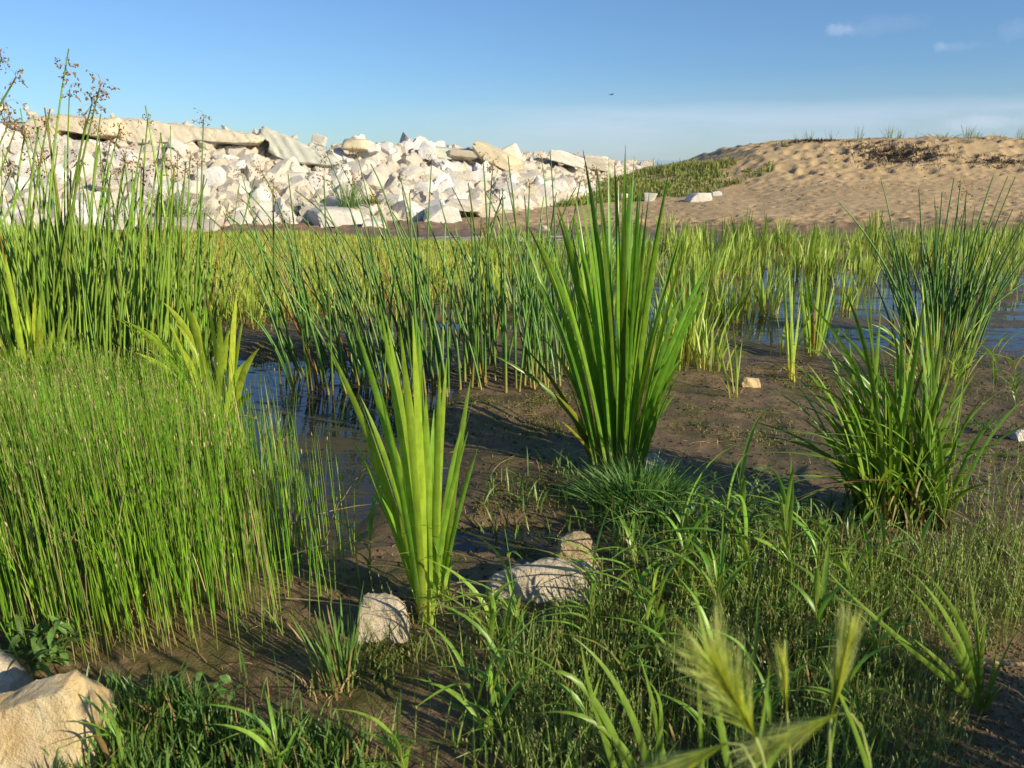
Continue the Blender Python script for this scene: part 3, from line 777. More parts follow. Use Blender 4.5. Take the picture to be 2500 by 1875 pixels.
# ------------------------------------------------------------------ bulrushes with seed heads
def seed_head_mesh(rs, size=.06, droop=1.0, nsp=26):
    Vs = []; Fs = []; ts = []; rn = []; off_ = 0
    B = []; T = []
    for _ in range(nsp):
        az = rs.uniform(0, 6.283); r = size * rs.uniform(.25, 1.1); z = rs.uniform(-.7, .9) * size * droop
        B.append((0, 0, 0)); T.append((math.cos(az) * r, math.sin(az) * r, z))
    P = curve(np.array(B), np.array(T), .3)
    V, f, t, r_ = blades(P, [.0012] * nsp, [0] * nsp, [0] * nsp, 3, 'flat', lambda t: np.ones_like(t))
    Vs.append(V); Fs.append(f); ts.append(t); rn.append(r_); off_ += len(V)
    for k in range(nsp):
        for q in range(rs.randint(1, 3)):
            e = np.array(T[k]) * rs.uniform(.7, 1.1); d = np.array([rs.uniform(-.5, .5), rs.uniform(-.5, .5), rs.uniform(-1, .3)]); d /= np.linalg.norm(d)
            ln = rs.uniform(.008, .014)
            V, f, t, r_ = blades(np.array([[e, e + d * ln * .3, e + d * ln * .6, e + d * ln]]), [.0058], [rs.uniform(0, 3)], [0], 3, 'tube', lambda t: np.array([.25, 1, .9, .15]))
            Vs.append(V); Fs.append(f + off_); ts.append(t); rn.append(r_); off_ += len(V)
    return new_mesh('seed_head', np.concatenate(Vs), np.concatenate(Fs), {'t': np.concatenate(ts), 'rnd': np.concatenate(rn)}, True, M['spikelet'])
srs = random.Random(77)
SEEDS = [seed_head_mesh(srs, .045 + .006 * (i % 4), 1.0, 17 + 3 * (i % 4)) for i in range(8)]
TW = lambda t: np.clip(1.05 - t ** 1.8 * .62, .1, 1)
def bulrush(label, base_px, spreadx, spready, heads, fill, mat, w=.009, seed=1, bow=.06, fan=None, more=0):
    rs = random.Random(seed)
    c = g(*base_px); root = empty('bulrush_clump', c, label, 'bulrush')
    for (tx, ty, hd) in heads:
        dy = rs.uniform(-1, 1) * spready
        a = (tx - fan[0]) / (fan[1] - fan[0]) * 2 - 1
        B = Vector((c.x + spreadx * max(-1.05, min(1.05, a * 1.0 + rs.uniform(-.3, .3))), c.y + dy, 0)); B.z = max(hz(B.x, B.y), -.02)
        T = at(tx, ty, B.y + rs.uniform(-.15, .15))
        s_ = leaf_part(root, B, T, w * rs.uniform(.8, 1.15), rs.uniform(0, 3), 0, mat, bow * rs.uniform(.5, 1.6), 12, 'tube6', 'stem', TW, rnd=rs.random() * .95)
        if hd:
            h_ = link('seed_head', SEEDS[rs.randrange(8)], s_); hsc = 1.4 if w > .016 else 1.0
            tp = (B * .06 + T * .94) if hd == 2 else T
            h_.location = tp - c
            h_.scale = [hsc * rs.uniform(.8, 1.25)] * 3; h_.rotation_euler = (rs.uniform(-.3, .3), rs.uniform(-.3, .3), rs.uniform(0, 6))
    for _ in range(fill):
        a = rs.uniform(-1, 1)
        B = Vector((c.x + spreadx * a, c.y + rs.uniform(-1, 1) * spready, 0)); B.z = max(hz(B.x, B.y), -.02)
        px, py, dp = to_px((B.x, B.y, B.z))
        ty = fan[2] + (fan[3] - fan[2]) * rs.random() ** .7; tx = px + (a * fan[4] + fan[5] + rs.gauss(0, fan[6])) * (py - ty) / 400
        T = at(tx, ty, B.y + rs.uniform(-.25, .25))
        leaf_part(root, B, T, w * rs.uniform(.7, 1.15), rs.uniform(0, 3), 0, mat, bow * rs.uniform(.2, 1.4), 8, 'tube6', 'stem', TW)
    if more:
        BB = []; TT_ = []
        for _ in range(more):
            a = rs.uniform(-1, 1)
            x = c.x + spreadx * a; y = c.y + rs.uniform(-1, 1.6) * spready; z = max(hz(x, y), -.02)
            px, py, dp = to_px((x, y, z)); ty = fan[2] + 100 + (fan[3] - fan[2]) * rs.random() ** .6; tx = px + (a * fan[4] + fan[5] + rs.gauss(0, fan[6])) * (py - ty) / 400
            BB.append((x, y, z)); TT_.append(list(at(tx, ty, y + rs.uniform(-.25, .25))))
        P = curve(np.array(BB), np.array(TT_), bow) - np.array(c)
        o = link('shorter_stems', blade_mesh('shorter_stems', mat, blades(P, w * RNG.uniform(.5, .9, more), RNG.uniform(0, 3, more), 0, 6, 'tube6', TW)), root); o['kind'] = 'stuff'
    return root
mid_heads = [(636, 415, 1), (590, 424, 1), (800, 381, 1), (870, 374, 1), (590, 455, 0), (667, 462, 1), (590, 487, 1), (556, 528, 1), (586, 516, 0), (791, 433, 1), (834, 406, 1),
             (918, 487, 1), (975, 428, 1), (703, 424, 0), (687, 534, 1), (1054, 393, 1), (1179, 387, 1), (1203, 408, 1), (1322, 387, 1), (1236, 435, 1), (1293, 452, 1), (1103, 457, 0),
             (1143, 446, 0), (1181, 460, 0), (1219, 484, 1), (1417, 441, 1), (1458, 430, 1), (1176, 530, 2), (860, 440, 1), (905, 400, 0), (1000, 470, 0), (1240, 380, 0), (1343, 370, 0), (760, 470, 0), (640, 560, 0), (1520, 560, 0)]
bulrush('dark green bulrush clump with brown seed heads leaning left over the puddle', (1075, 915), .95, .38, mid_heads, 175, M['bulrush'], .0150, 21, .10, (560, 1480, 430, 790, 130, -60, 65))
left_heads = [(122, 267, 2), (246, 278, 2), (355, 258, 2), (194, 385, 1), (305, 394, 1), (497, 292, 1), (425, 412, 1), (463, 396, 1), (23, 297, 1), (38, 315, 1), (292, 315, 1), (210, 294, 1),
              (104, 394, 1), (27, 416, 1), (271, 425, 1), (269, 348, 1), (168, 119, 2), (170, 220, 1), (243, 216, 1), (224, 254, 1), (4, 142, 1), (39, 189, 1), (8, 266, 1), (345, 420, 1), (60, 330, 1),
              (-40, 200, 0), (-60, 300, 0), (120, 420, 0), (360, 500, 0), (400, 560, 0), (513, 609, 0)]
bulrush('tallest bulrush clump with brown drooping seed heads against the sky at the left', (165, 905), .86, .45, left_heads, 255, M['bulrush_left'], .0165, 22, .05, (0, 440, 260, 740, 75, -45, 50), more=440)
right_heads = [(2150, 434, 0), (2243, 460, 0), (2329, 436, 0), (2426, 428, 0), (2461, 430, 0), (2479, 432, 0), (2540, 500, 0), (2560, 560, 0), (2200, 560, 0), (2180, 620, 0), (2345, 450, 1), (2360, 470, 1), (2300, 470, 0), (2600, 640, 0)]
bulrush('dark bulrush clump standing in open water at the right with stems fanning right', (2285, 840), .24, .2, right_heads, 85, M['bulrush'], .0160, 23, .07, (2150, 2540, 480, 700, 150, 10, 60))

# ------------------------------------------------------------------ sedge at the right
def sedge():
    rs = random.Random(44)
    c = g(2195, 1268); root = empty('sedge_clump', c, 'arching dark green sedge clump with brown withered base at the right', 'sedge')
    tips = [(1938, 700, .10), (2060, 705, .10), (1925, 838, .2), (1909, 960, .22), (1930, 940, .2), (1934, 985, .22), (2259, 720, .05), (2349, 842, .08), (2500, 1038, .25), (2320, 1241, .3),
            (2393, 1111, .36), (2150, 760, .05), (2200, 740, .04), (2300, 800, .05), (1873, 1078, .25), (2010, 860, .15), (2040, 800, .12)]
    for (x, y, b) in tips:
        Y = c.y + rs.uniform(-.25, .1)
        T = at(x, y, Y)
        B = c + Vector((rs.uniform(-.12, .12), rs.uniform(-.08, .08), -.01))
        leaf_part(root, B, T, .017, rs.uniform(-.8, .8), rs.uniform(-.7, .7), M['sedge'], b, 14, prof=CW)
    for i in range(240):
        a = rs.uniform(0, 6.283); ln = rs.uniform(.5, 1.08); le = abs(rs.gauss(.25, .26))
        B = c + Vector((rs.uniform(-.15, .15), rs.uniform(-.1, .1), -.01))
        d = Vector((math.cos(a) * le - .14, math.sin(a) * le * .7, 0))
        up = rs.uniform(.62, .95) * ln * max(.25, 1 - le * 1.0)
        leaf_part(root, B, B + d * ln + Vector((0, 0, up)), .0125 * rs.uniform(.7, 1.3), rs.uniform(-1.3, 1.3), rs.uniform(-1, 1), M['sedge'], .04 + le * .28, 12, prof=CW)
    for i in range(26):
        a = rs.uniform(0, 6.283); B = c + Vector((math.cos(a) * .13, math.sin(a) * .1, .12 * rs.random()))
        T = B + Vector((math.cos(a) * .14, math.sin(a) * .12, rs.uniform(-.08, .16)))
        leaf_part(root, B, T, .009, a + 1.57, .8, M['dry'], .35, 8, name='dry_leaf')
sedge()

# ------------------------------------------------------------------ scattered fields (stuff)
def poly_px_ground(poly, n, rs, jitter=0.0):
    """n ground positions spread evenly over the area a photo polygon covers on the ground"""
    W_ = []
    for (x, y) in poly:
        r = ray(x, y); t = (H - .03) / -r.z; W_.append((r.x * t, r.y * t))
    W_ = np.array(W_)
    lo = W_.min(0); hi = W_.max(0); out = []
    cnt = 0
    while cnt < n:
        q = rs.uniform(lo, hi, (n * 2, 2))
        ins = np.zeros(len(q), bool); j = len(W_) - 1
        for i in range(len(W_)):
            xi, yi = W_[i]; xj, yj = W_[j]
            c_ = ((yi > q[:, 1]) != (yj > q[:, 1])) & (q[:, 0] < (xj - xi) * (q[:, 1] - yi) / (yj - yi + 1e-9) + xi)
            ins ^= c_; j = i
        q = q[ins]; out.append(q); cnt += len(q)
    return np.concatenate(out)[:n]
def field(name, label, cat, mat, xy, Hh, w, lean=.2, bow=.08, n=4, kind='flat', bias=(0, 0), group=None, psi=None, extra=None, rs=RNG, floor=-.02, az=None):
    z = np.maximum(terrain(xy[:, 0], xy[:, 1])[0], floor)
    P = rand_blades(xy, z, Hh, lean, az, bias, bow, rs)
    psi = rs.uniform(-1.2, 1.2, len(xy)) if psi is None else psi
    parts = [blades(P, w * rs.uniform(.7, 1.3, len(xy)), psi, rs.uniform(-1, 1, len(xy)), n, kind)]
    if extra: parts += extra(P, rs)
    me = blade_mesh(name, mat, *parts)
    return tag(link(name, me), label, cat, group, 'stuff')
rs = np.random.default_rng(101)
# spike rush bed
xy = poly_px_ground([(-120, 965), (300, 975), (480, 1040), (700, 1090), (860, 1240), (900, 1420), (850, 1500), (760, 1590), (560, 1610), (330, 1630), (150, 1660), (-150, 1690)], 15500, rs)
sx = np.array([to_px((x, y, .03))[:2] for x, y in xy])
edge_n = 60 * fbm(xy[:, 0], xy[:, 1], 2.5, 3, 91)
kp = np.interp(sx[:, 0] + edge_n + .35 * (sx[:, 1] - 1250) * (sx[:, 1] < 1250) * -1, [380, 500, 620, 760, 900], [1, .75, .30, .10, .02])
kp *= np.interp(sx[:, 1] + edge_n, [1480, 1560, 1640], [1, .6, .12])
dens = fbm(xy[:, 0], xy[:, 1], 2.2, 3, 5)
xy = xy[(dens > -.55) & (rs.random(len(xy)) < kp)]
hh = rs.uniform(.6, 1.25, len(xy)) * (1 + .30 * fbm(xy[:, 0], xy[:, 1], 3.0, 3, 19)) * np.interp(xy[:, 1], [1.9, 2.6, 3.4, 4.8], [.54, .50, .42, .32]) * np.where(rs.random(len(xy)) < .25, .6, 1)
hh = hh * np.interp(xy[:, 0] / xy[:, 1], [-.42, -.34, -.25], [1, .9, .75])
def tips_brown(P, rs):
    k = rs.random(len(P)) < .16
    T = P[k][:, 3]; D = T - P[k][:, 2]; D /= np.linalg.norm(D, axis=1, keepdims=True)
    Q = np.stack([T - D * .002, T + D * .004, T + D * .009, T + D * .013], 1)
    return [blades(Q, [.0034] * len(Q), rs.uniform(0, 3, len(Q)), 0, 3, 'tube', lambda t: np.array([.5, 1, .9, .15]), .94 + .05 * rs.random(len(Q)))]
field('spike_rush_bed', 'dense bed of thin upright spike rush stems filling the left foreground', 'rushes', M['spike'], xy, hh, .0035, .10, .05, 5, 'tube', (-.03, 0), extra=tips_brown, rs=rs)
xs = poly_px_ground([(0, 1000), (560, 1080), (800, 1300), (820, 1500), (300, 1600), (0, 1620)], 70, rs)
field('leaning_dry_rushes', 'pale dry rush stems leaning across the spike rush bed', 'rushes', M['dry'], xs, rs.uniform(.35, .55, 70), .0042, .75, .12, 8, 'tube', rs=rs)
# meadow behind
xy = poly_px_ground([(180, 572), (1180, 590), (1250, 630), (1130, 700), (1000, 745), (800, 770), (600, 800), (380, 790), (200, 800)], 32000, rs)
hh = rs.uniform(.6, 1.2, len(xy)) * np.interp(xy[:, 1], [7, 9, 12, 16], [.27, .24, .17, .13]) * (1 + .35 * fbm(xy[:, 0], xy[:, 1], .8, 3, 9))
field('meadow_grass', 'low yellow green marsh grass spreading below the rock embankment', 'grass', M['meadow'], xy, hh, .0105, .28, .06, 3, rs=rs)
xy = poly_px_ground([(-200, 575), (250, 575), (400, 800), (380, 950), (-250, 960)], 7000, rs)
field('marsh_grass', 'yellow green grass growing behind the tall bulrush at the left', 'grass', M['pondgrass'], xy, rs.uniform(.18, .38, len(xy)), .011, .2, .06, 3, rs=rs)
# sparse shoots on the meadow's muddy front edge
xy = poly_px_ground([(540, 770), (1000, 740), (1300, 640), (1450, 600), (1450, 760), (1200, 850), (900, 800), (650, 830)], 900, rs)
field('marsh_shoots', 'sparse pale grass shoots on the wet mud behind the puddle', 'grass', M['pondgrass'], xy, rs.uniform(.10, .28, len(xy)), .007, .25, .05, 3, rs=rs)
xy = poly_px_ground([(1150, 605), (1600, 590), (2560, 580), (2560, 625), (2100, 660), (1500, 690), (1200, 660)], 2600, rs)
field('pond_reeds', 'thin green shoots standing all over the far shallow water', 'reeds', M['pondgrass'], xy, rs.uniform(.12, .32, len(xy)) * np.interp(xy[:, 0] / xy[:, 1], [.4, .5], [1, 1.5]), .013, .13, .04, 3, rs=rs)
xy = poly_px_ground([(1480, 640), (2560, 620), (2560, 760), (1900, 760), (1600, 860), (1480, 850)], 900, rs)
field('water_shoots', 'single thin shoots scattered over the nearer open water', 'reeds', M['pondgrass'], xy, rs.uniform(.12, .36, len(xy)), .006, .14, .04, 3, rs=rs)
# weeds on the bank
q = np.column_stack([rs.uniform(1.2, 7.4, 16000), rs.uniform(20.6, 25.8, 16000)])
zt = terrain(q[:, 0], q[:, 1])[0]
lowedge = np.interp(q[:, 0], [1.2, 2.5, 3.6, 5, 6.5, 8], [20.6, 21.6, 21.8, 21.6, 22.6, 23.2]) + .5 * fbm(q[:, 0], q[:, 1], .8, 3, 15)
hiedge = np.interp(q[:, 0], [1.2, 5.5, 6.8, 8.0], [26, 26, 24.4, 22.6]) + .3 * fbm(q[:, 0], q[:, 1], .9, 2, 25)
keep = (q[:, 1] > lowedge) & (q[:, 1] < hiedge) & (fbm(q[:, 0], q[:, 1], 1.6, 3, 35) > np.interp(q[:, 0], [4.5, 6.5], [-.45, -.08]))
q = q[keep]
field('bank_weeds', 'green weeds covering the slope between the embankment and the sand', 'weeds', M['bank'], q, rs.uniform(.04, .19, len(q)) * np.where(rs.random(len(q)) < .04, 1.9, 1) * (1 + .6 * fbm(q[:, 0], q[:, 1], 1.2, 2, 45)), .026, .6, .15, 3, rs=rs)
# foreground seed grass with spikelets
def spikelets(P, rs):
    out = []
    for k in range(5):
        tt = rs.uniform(.55, 1.0, len(P))[:, None]
        C = (1 - tt) ** 3 * P[:, 0] + 3 * (1 - tt) ** 2 * tt * P[:, 1] + 3 * (1 - tt) * tt ** 2 * P[:, 2] + tt ** 3 * P[:, 3]
        a = rs.uniform(0, 6.283, len(P)); ln = rs.uniform(.005, .011, len(P))[:, None]
        D = np.column_stack([np.cos(a) * .5, np.sin(a) * .5, np.ones(len(P))]) * ln
        Q = np.stack([C, C + D * .33, C + D * .66, C + D], 1)
        v, f, t, r = blades(Q, [.0024] * len(P), a + 1.5, 0, 3, 'flat', lambda t: np.array([.2, 1, .8, .1]))
        out.append((v, f, t * .0 + 1.0, r))
    return out
xy = np.concatenate([poly_px_ground([(1330, 1580), (1500, 1480), (1700, 1420), (2060, 1420), (2420, 1330), (2560, 1350), (2560, 1560), (2380, 1620), (2340, 1960), (1250, 1960), (1180, 1700)], 4300, rs),
                     poly_px_ground([(900, 1500), (1250, 1500), (1200, 1960), (800, 1960)], 120, rs), poly_px_ground([(2150, 1240), (2560, 1100), (2560, 1340), (2200, 1360)], 260, rs)])
dn = fbm(xy[:, 0], xy[:, 1], 3.0, 3, 8); xy = xy[dn > -.35]
field('seed_grass', 'fine pale seeded grass matting the right foreground', 'grass', M['seed'], xy, rs.uniform(.06, .19, len(xy)), .0032, .42, .06, 4, extra=spikelets, rs=rs)
xy = poly_px_ground([(200, 1700), (450, 1720), (620, 1790), (900, 1830), (950, 1980), (100, 1990)], 2100, rs)
field('turf_grass', 'short blue green turf grass along the bottom left edge', 'grass', M['turf'], xy, rs.uniform(.04, .13, len(xy)), .0052, .5, .12, 5, 'flat', rs=rs)
xy = np.concatenate([poly_px_ground([(1180, 1180), (1420, 1120), (1500, 1300), (1350, 1340), (1180, 1300)], 160, rs), poly_px_ground([(1500, 1250), (2100, 1250), (2250, 1380), (2100, 1960), (1150, 1960), (1220, 1640), (1480, 1500)], 2000, rs)])
field('short_grass', 'short scattered grass on the shaded mud of the foreground', 'grass', M['turf'], xy, rs.uniform(.04, .15, len(xy)), .0062, .55, .12, 5, 'flat', rs=rs)
xy = poly_px_ground([(560, 1560), (900, 1560), (1200, 1620), (1150, 1900), (900, 1900), (500, 1720)], 90, rs)
field('mud_sprigs', 'thin single grass sprigs rising from the brown mud in front', 'grass', M['turf'], xy, rs.uniform(.06, .16, len(xy)), .004, .35, .1, 5, 'flat', rs=rs)
# algae threads lying on the mud
def mats(polys, n):
    xy = np.concatenate([poly_px_ground(p, n, rs) for p in polys])
    k = fbm(xy[:, 0], xy[:, 1], 4.5, 4, 61) > -.02
    return xy[k]
xy = mats([[(900, 960), (1400, 960), (1420, 1060), (1150, 1090), (900, 1010)], [(1000, 1150), (1350, 1160), (1400, 1250), (1050, 1300)], [(1880, 915), (2060, 910), (2060, 960), (1880, 955)],
           [(2250, 1150), (2560, 1080), (2560, 1250), (2300, 1300)], [(890, 1590), (1000, 1600), (1020, 1680), (930, 1680)], [(1640, 910), (1720, 905), (1730, 940), (1650, 945)], [(1100, 1330), (1300, 1300), (1320, 1380), (1150, 1400)],
           [(600, 850), (840, 860), (860, 900), (620, 890)], [(1300, 930), (1420, 930), (1420, 1040), (1280, 1060)], [(1660, 1000), (2000, 1010), (2050, 1100), (1700, 1080)]], 2400)
field('algae_mat', 'olive algae threads drying on the mud', 'algae', M['algae'], xy, rs.uniform(.006, .026, len(xy)), .0050, .9, .3, 3, 'flat', rs=rs, floor=.001)

xy = poly_px_ground([(100, 1560), (900, 1420), (1000, 900), (2560, 860), (2560, 1960), (100, 1960)], 1900, rs)
xy = xy[fbm(xy[:, 0], xy[:, 1], 2.0, 3, 71) > -.15]
field('dead_litter', 'brown dead stalk fragments lying on the mud', 'litter', M['dry'], xy, rs.uniform(.02, .09, len(xy)) * .55, .0028, 1.9, .15, 4, 'tube', rs=rs, floor=.002)
# dark clods and pebbles on the mud
def grains(name, label, cat, xy, s0, s1, mat, sub=1):
    vs = []; fs = []; o_ = 0
    z = terrain(xy[:, 0], xy[:, 1])[0]
    protos = [rock_verts(sub, (1, .85, .7), 3000 + i, planes=8, sharp=16) for i in range(8)]
    for i in range(len(xy)):
        if z[i] < .003: continue
        P, Fc = protos[i % 8]; s = rs.uniform(s0, s1) ; a = rs.uniform(0, 6.28)
        Rm = np.array([[math.cos(a), -math.sin(a), 0], [math.sin(a), math.cos(a), 0], [0, 0, 1]])
        vs.append((P * s) @ Rm.T + np.array([xy[i, 0], xy[i, 1], z[i] + s * .12])); fs.append(Fc + o_); o_ += len(P)
    me = new_mesh(name, np.concatenate(vs), np.concatenate(fs), None, True, mat)
    return tag(link(name, me), label, cat, kind='stuff')
xy = poly_px_ground([(2340, 1600), (2560, 1560), (2560, 1960), (2250, 1960), (2330, 1780)], 900, rs)
grains('gravel', 'coarse sand and tiny pebbles in the lower right corner', 'gravel', xy, .002, .0085, M['gravel'], 1)
m_, t_, o_ = mat_new('dark_clod'); p_ = N(t_, 'ShaderNodeBsdfPrincipled'); p_.inputs['Roughness'].default_value = .8
L(t_, ramp(t_, noise(t_, None, 20, 3), [(.3, (.03, .022, .015)), (.7, (.10, .068, .042))]), p_.inputs['Base Color']); L(t_, p_.outputs[0], o_.inputs[0]); M['clod'] = m_
xy = poly_px_ground([(950, 900), (2560, 860), (2560, 1400), (1250, 1420), (1000, 1700), (500, 1760), (700, 1400), (900, 1200)], 3200, rs)
grains('mud_crumbs', 'dark crumbs of mud strewn over the flat', 'mud', xy, .004, .014, M['clod'], 1)

# ------------------------------------------------------------------ tufts that can be told apart
def tuft_mesh(name, mat, n, Hh, rad, w, lean, bow, seed, kind='flat', seg=4, bias=(0, 0)):
    r = np.random.default_rng(seed)
    xy = r.normal(0, rad, (n, 2))
    P = rand_blades(xy, np.zeros(n), Hh * r.uniform(.45, 1, n), lean, None, bias, bow, r)
    # lean outwards
    P[:, 3, :2] += xy * .8; P[:, 2, :2] += xy * .35
    return blade_mesh(name, mat, blades(P, w * r.uniform(.6, 1.2, n), r.uniform(-1.3, 1.3, n), r.uniform(-1, 1, n), seg, kind, CW if seg > 4 else None, r.random(n)))
protos = [tuft_mesh('reed_clump', M['pondgrass'], 18 + 3 * (k % 5), .44 + .05 * (k % 4), .045 + .01 * (k % 3), .016, .13, .05, 700 + k, seg=5) for k in range(10)]
r2 = random.Random(9)
spots = [(1925, 868, 1.0), (1640, 900, 1.2), (1740, 905, .8), (2010, 790, .9), (1870, 770, 1), (1780, 790, 1), (1705, 800, 1.2), (1660, 830, 1.2), (1690, 870, 1.1), (2060, 760, .9)]
while len(spots) < 120:
    px = r2.uniform(1180, 2520); py = r2.uniform(600, 790) if r2.random() < .65 else r2.uniform(585, 680)
    if px > 1950 and py > 730: continue
    if 1880 < px < 2080 and py > 700: continue
    spots.append((px, py, r2.uniform(.75, 1.25)))
for i, (px, py, s) in enumerate(spots):
    p = g(px, py); o = link('reed_clump', protos[i % 10])
    o.location = (p.x, p.y, max(p.z, -.02)); o.scale = (s, s, s * r2.uniform(.85, 1.1)); o.rotation_euler = (0, 0, r2.uniform(0, 6.28))
    tag(o, 'clump of young green reed leaves with yellowish feet standing in the shallow pond', 'reeds', 'young reed clumps in the pond')
def tuft(name, px, py, label, mat, n, Hh, rad, w, lean=.25, bow=.1, seed=1, kind='flat', seg=6, bias=(0, 0), cat='grass', group=None, loc=None):
    p = g(px, py) if loc is None else loc
    o = link(name, tuft_mesh(name, mat, n, Hh, rad, w, lean, bow, seed, kind, seg, bias)); o.location = p
    return tag(o, label, cat, group)
cattail('cattail_shoot', (1995, 862), [(1965, 650), (1985, 640), (2003, 655), (2020, 668), (2038, 690), (1975, 700), (2030, 730), (1950, 700)], M['cattail_light'],
        'bright yellow green cattail shoot standing in the pond left of the sedge', .018, .09, 10, (1955, 2045, 660, 760, 40), 31, bow=.02)
cattail('cattail_shoot', (1933, 925), [(1908, 655), (1925, 640), (1945, 690), (1955, 740), (1935, 700)], M['pondgrass'],
        'slim dark green shoot rising from mud beside the bright cattail shoot', .014, .03, 4, (1915, 1950, 700, 800, 20), 32, bow=.02)
cattail('reed_shoot', (1800, 965), [(1770, 800), (1790, 790), (1812, 830), (1755, 840), (1745, 850)], M['pondgrass'], 'thin pair of shoots on mud left of the small orange stone', .008, .05, 2, (1760, 1810, 850, 880, 10), 33, bow=.03)
cattail('reed_shoot', (1690, 880), [(1600, 640), (1625, 620), (1660, 650), (1700, 640), (1730, 700), (1640, 680), (1760, 760), (1790, 740), (1670, 700)], M['pondgrass'], 'tall loose reed clump directly right of the tall cattail with a brown foot', .011, .10, 30, (1600, 1760, 620, 800, 30), 34, bow=.02)
cattail('reed_shoot', (2290, 925), [(2210, 700), (2250, 680), (2380, 720), (2420, 760), (2335, 740), (2140, 760), (2100, 800)], M['pondgrass'], 'leafy green reeds behind the arching sedge', .012, .2, 45, (2100, 2450, 700, 860, 60), 35, bow=.05)
cattail('reed_shoot', (620, 800), [(612, 650), (640, 665), (655, 680), (600, 690)], M['pondgrass'], 'pale reed shoot at the muddy front edge of the meadow', .010, .05, 6, (595, 665, 680, 730, 10), 36, bow=.03)
o = tuft('grass_tuft', 1560, 1235, 'fine blue green grass cushion around the foot of the tall cattail', M['fine'], 900, .20, .065, .0034, .45, .1, 51, seg=5)
o.scale = (1.2, .8, 1)
o = tuft('grass_tuft', 1640, 1290, 'fine blue green grass trailing right of the cushion below the tall cattail', M['fine'], 260, .13, .08, .0038, .45, .1, 52, seg=5)
tuft('grass_tuft', 832, 1672, 'pale blue green grass tuft left of the blocky rock', M['turf'], 75, .26, .028, .0055, .28, .06, 53, seg=7)
tuft('grass_tuft', 790, 1700, 'dry brown foot of grass blades under the pale tuft', M['dry'], 26, .08, .035, .004, .7, .2, 54, seg=6)
for k, (px, py, n, h_) in enumerate([(1290, 1700, 40, .24), (1240, 1580, 24, .2), (1180, 1560, 22, .16), (1360, 1610, 20, .14), (1100, 1630, 16, .12), (1020, 1600, 14, .15), (1480, 1680, 26, .18)]):
    tuft('grass_tuft', px, py, 'small seeded grass tuft on the brown mud in front of the low pitted rock', M['seed'], n, h_, .022, .003, .3, .06, 60 + k, seg=6, group='small seeded tufts on the near mud')
# tufts growing among the boulders and on the sand crest
tuft('rush_tuft', 0, 0, 'green rush tuft growing in front of the embankment stones at the left', M['bulrush'], 150, .85, .16, .010, .30, .08, 81, 'tube', 7, loc=Vector((at(435, 540, 16.3).x, 16.3, .1)), cat='rushes')
tuft('rush_tuft', 0, 0, 'loose pale rush tuft right of the green one before the embankment', M['pondgrass'], 60, .55, .15, .009, .35, .08, 82, 'tube', 6, loc=Vector((at(500, 540, 16.5).x, 16.5, .1)), cat='rushes')
tuft('rush_tuft', 0, 0, 'dark rush tuft growing between boulders behind the leaning rushes', M['bulrush'], 110, .70, .11, .010, .22, .08, 83, 'tube', 7, loc=Vector((at(852, 510, 17.3).x, 17.3, .33)), cat='rushes')
tuft('rush_tuft', 0, 0, 'small green tuft among the boulders below the grey green wedge', M['bulrush'], 35, .38, .05, .008, .2, .05, 84, 'tube', 5, loc=Vector((at(728, 520, 17.3).x, 17.3, .25)), cat='rushes')
tuft('weed_tuft', 0, 0, 'green weed hanging between boulders right of the dark rush tuft', M['bank'], 90, .22, .12, .02, .7, .2, 85, seg=4, loc=Vector((at(908, 490, 17.6).x, 17.5, .45)), cat='weeds')
crest = [(1949, 355), (1977, 355), (2029, 355), (2095, 355), (2168, 352), (2193, 351), (2232, 350), (2361, 347), (2435, 346), (2487, 343), (2378, 347), (2300, 350)]
lab = ['leftmost thin', 'second thin', 'third upright', 'fourth spreading', 'fifth upright dense', 'sixth leaning', 'small seventh', 'tall double', 'low bushy', 'rightmost dark', 'green spreading', 'low weedy']
for k, (px, py) in enumerate(crest):
    x = at(px, py, 25.5).x
    tuft('grass_tuft', 0, 0, lab[k] + ' grass tuft on the crest of the sand bank', M['bank'], [14, 22, 14, 20, 30, 24, 14, 34, 26, 22, 30, 60][k], [.42, .36, .45, .50, .52, .36, .25, .52, .32, .55, .40, .22][k], .05 if k != 11 else .25,
         .010, .28, .05, 100 + k, seg=5, loc=Vector((x, 25.5, hz(x, 25.5) - .03)), group='grass tufts on the sand crest')
x = at(1915, 370, 24.9).x
tuft('weed_tuft', 0, 0, 'tiny dark weed at the left shoulder of the sand bank', M['bank'], 30, .2, .04, .02, .3, .1, 120, seg=3, loc=Vector((x, 24.9, hz(x, 24.9) - .02)), cat='weeds')

# dark wrack heap and straw on the sand
q = rs.normal(0, 1, (2600, 2)) * np.array([.75, .42]) + np.array([at(2190, 400, 23.7).x, 23.7])
q2 = rs.normal(0, 1, (500, 2)) * np.array([.45, .2]) + np.array([at(2430, 420, 23.2).x, 23.2])
q3 = rs.normal(0, 1, (500, 2)) * np.array([.5, .12]) + np.array([at(1990, 358, 25.2).x, 25.2])
q = np.concatenate([q, q2, q3])
field('wrack_heap', 'dark heap of rotting wrack on the slope of the sand bank', 'debris', M['wrack'], q, rs.uniform(.03, .12, len(q)), .02, 1.3, .2, 3, rs=rs)
q = np.column_stack([rs.uniform(0, 15, 1500), rs.uniform(16.4, 25, 1500)])
q = q[fbm(q[:, 0], q[:, 1], .9, 3, 222) > .0]
field('beach_debris', 'dark scraps of dead plants scattered over the sand', 'debris', M['wrack'], q, rs.uniform(.015, .06, len(q)), .022, 1.4, .2, 3, rs=rs)
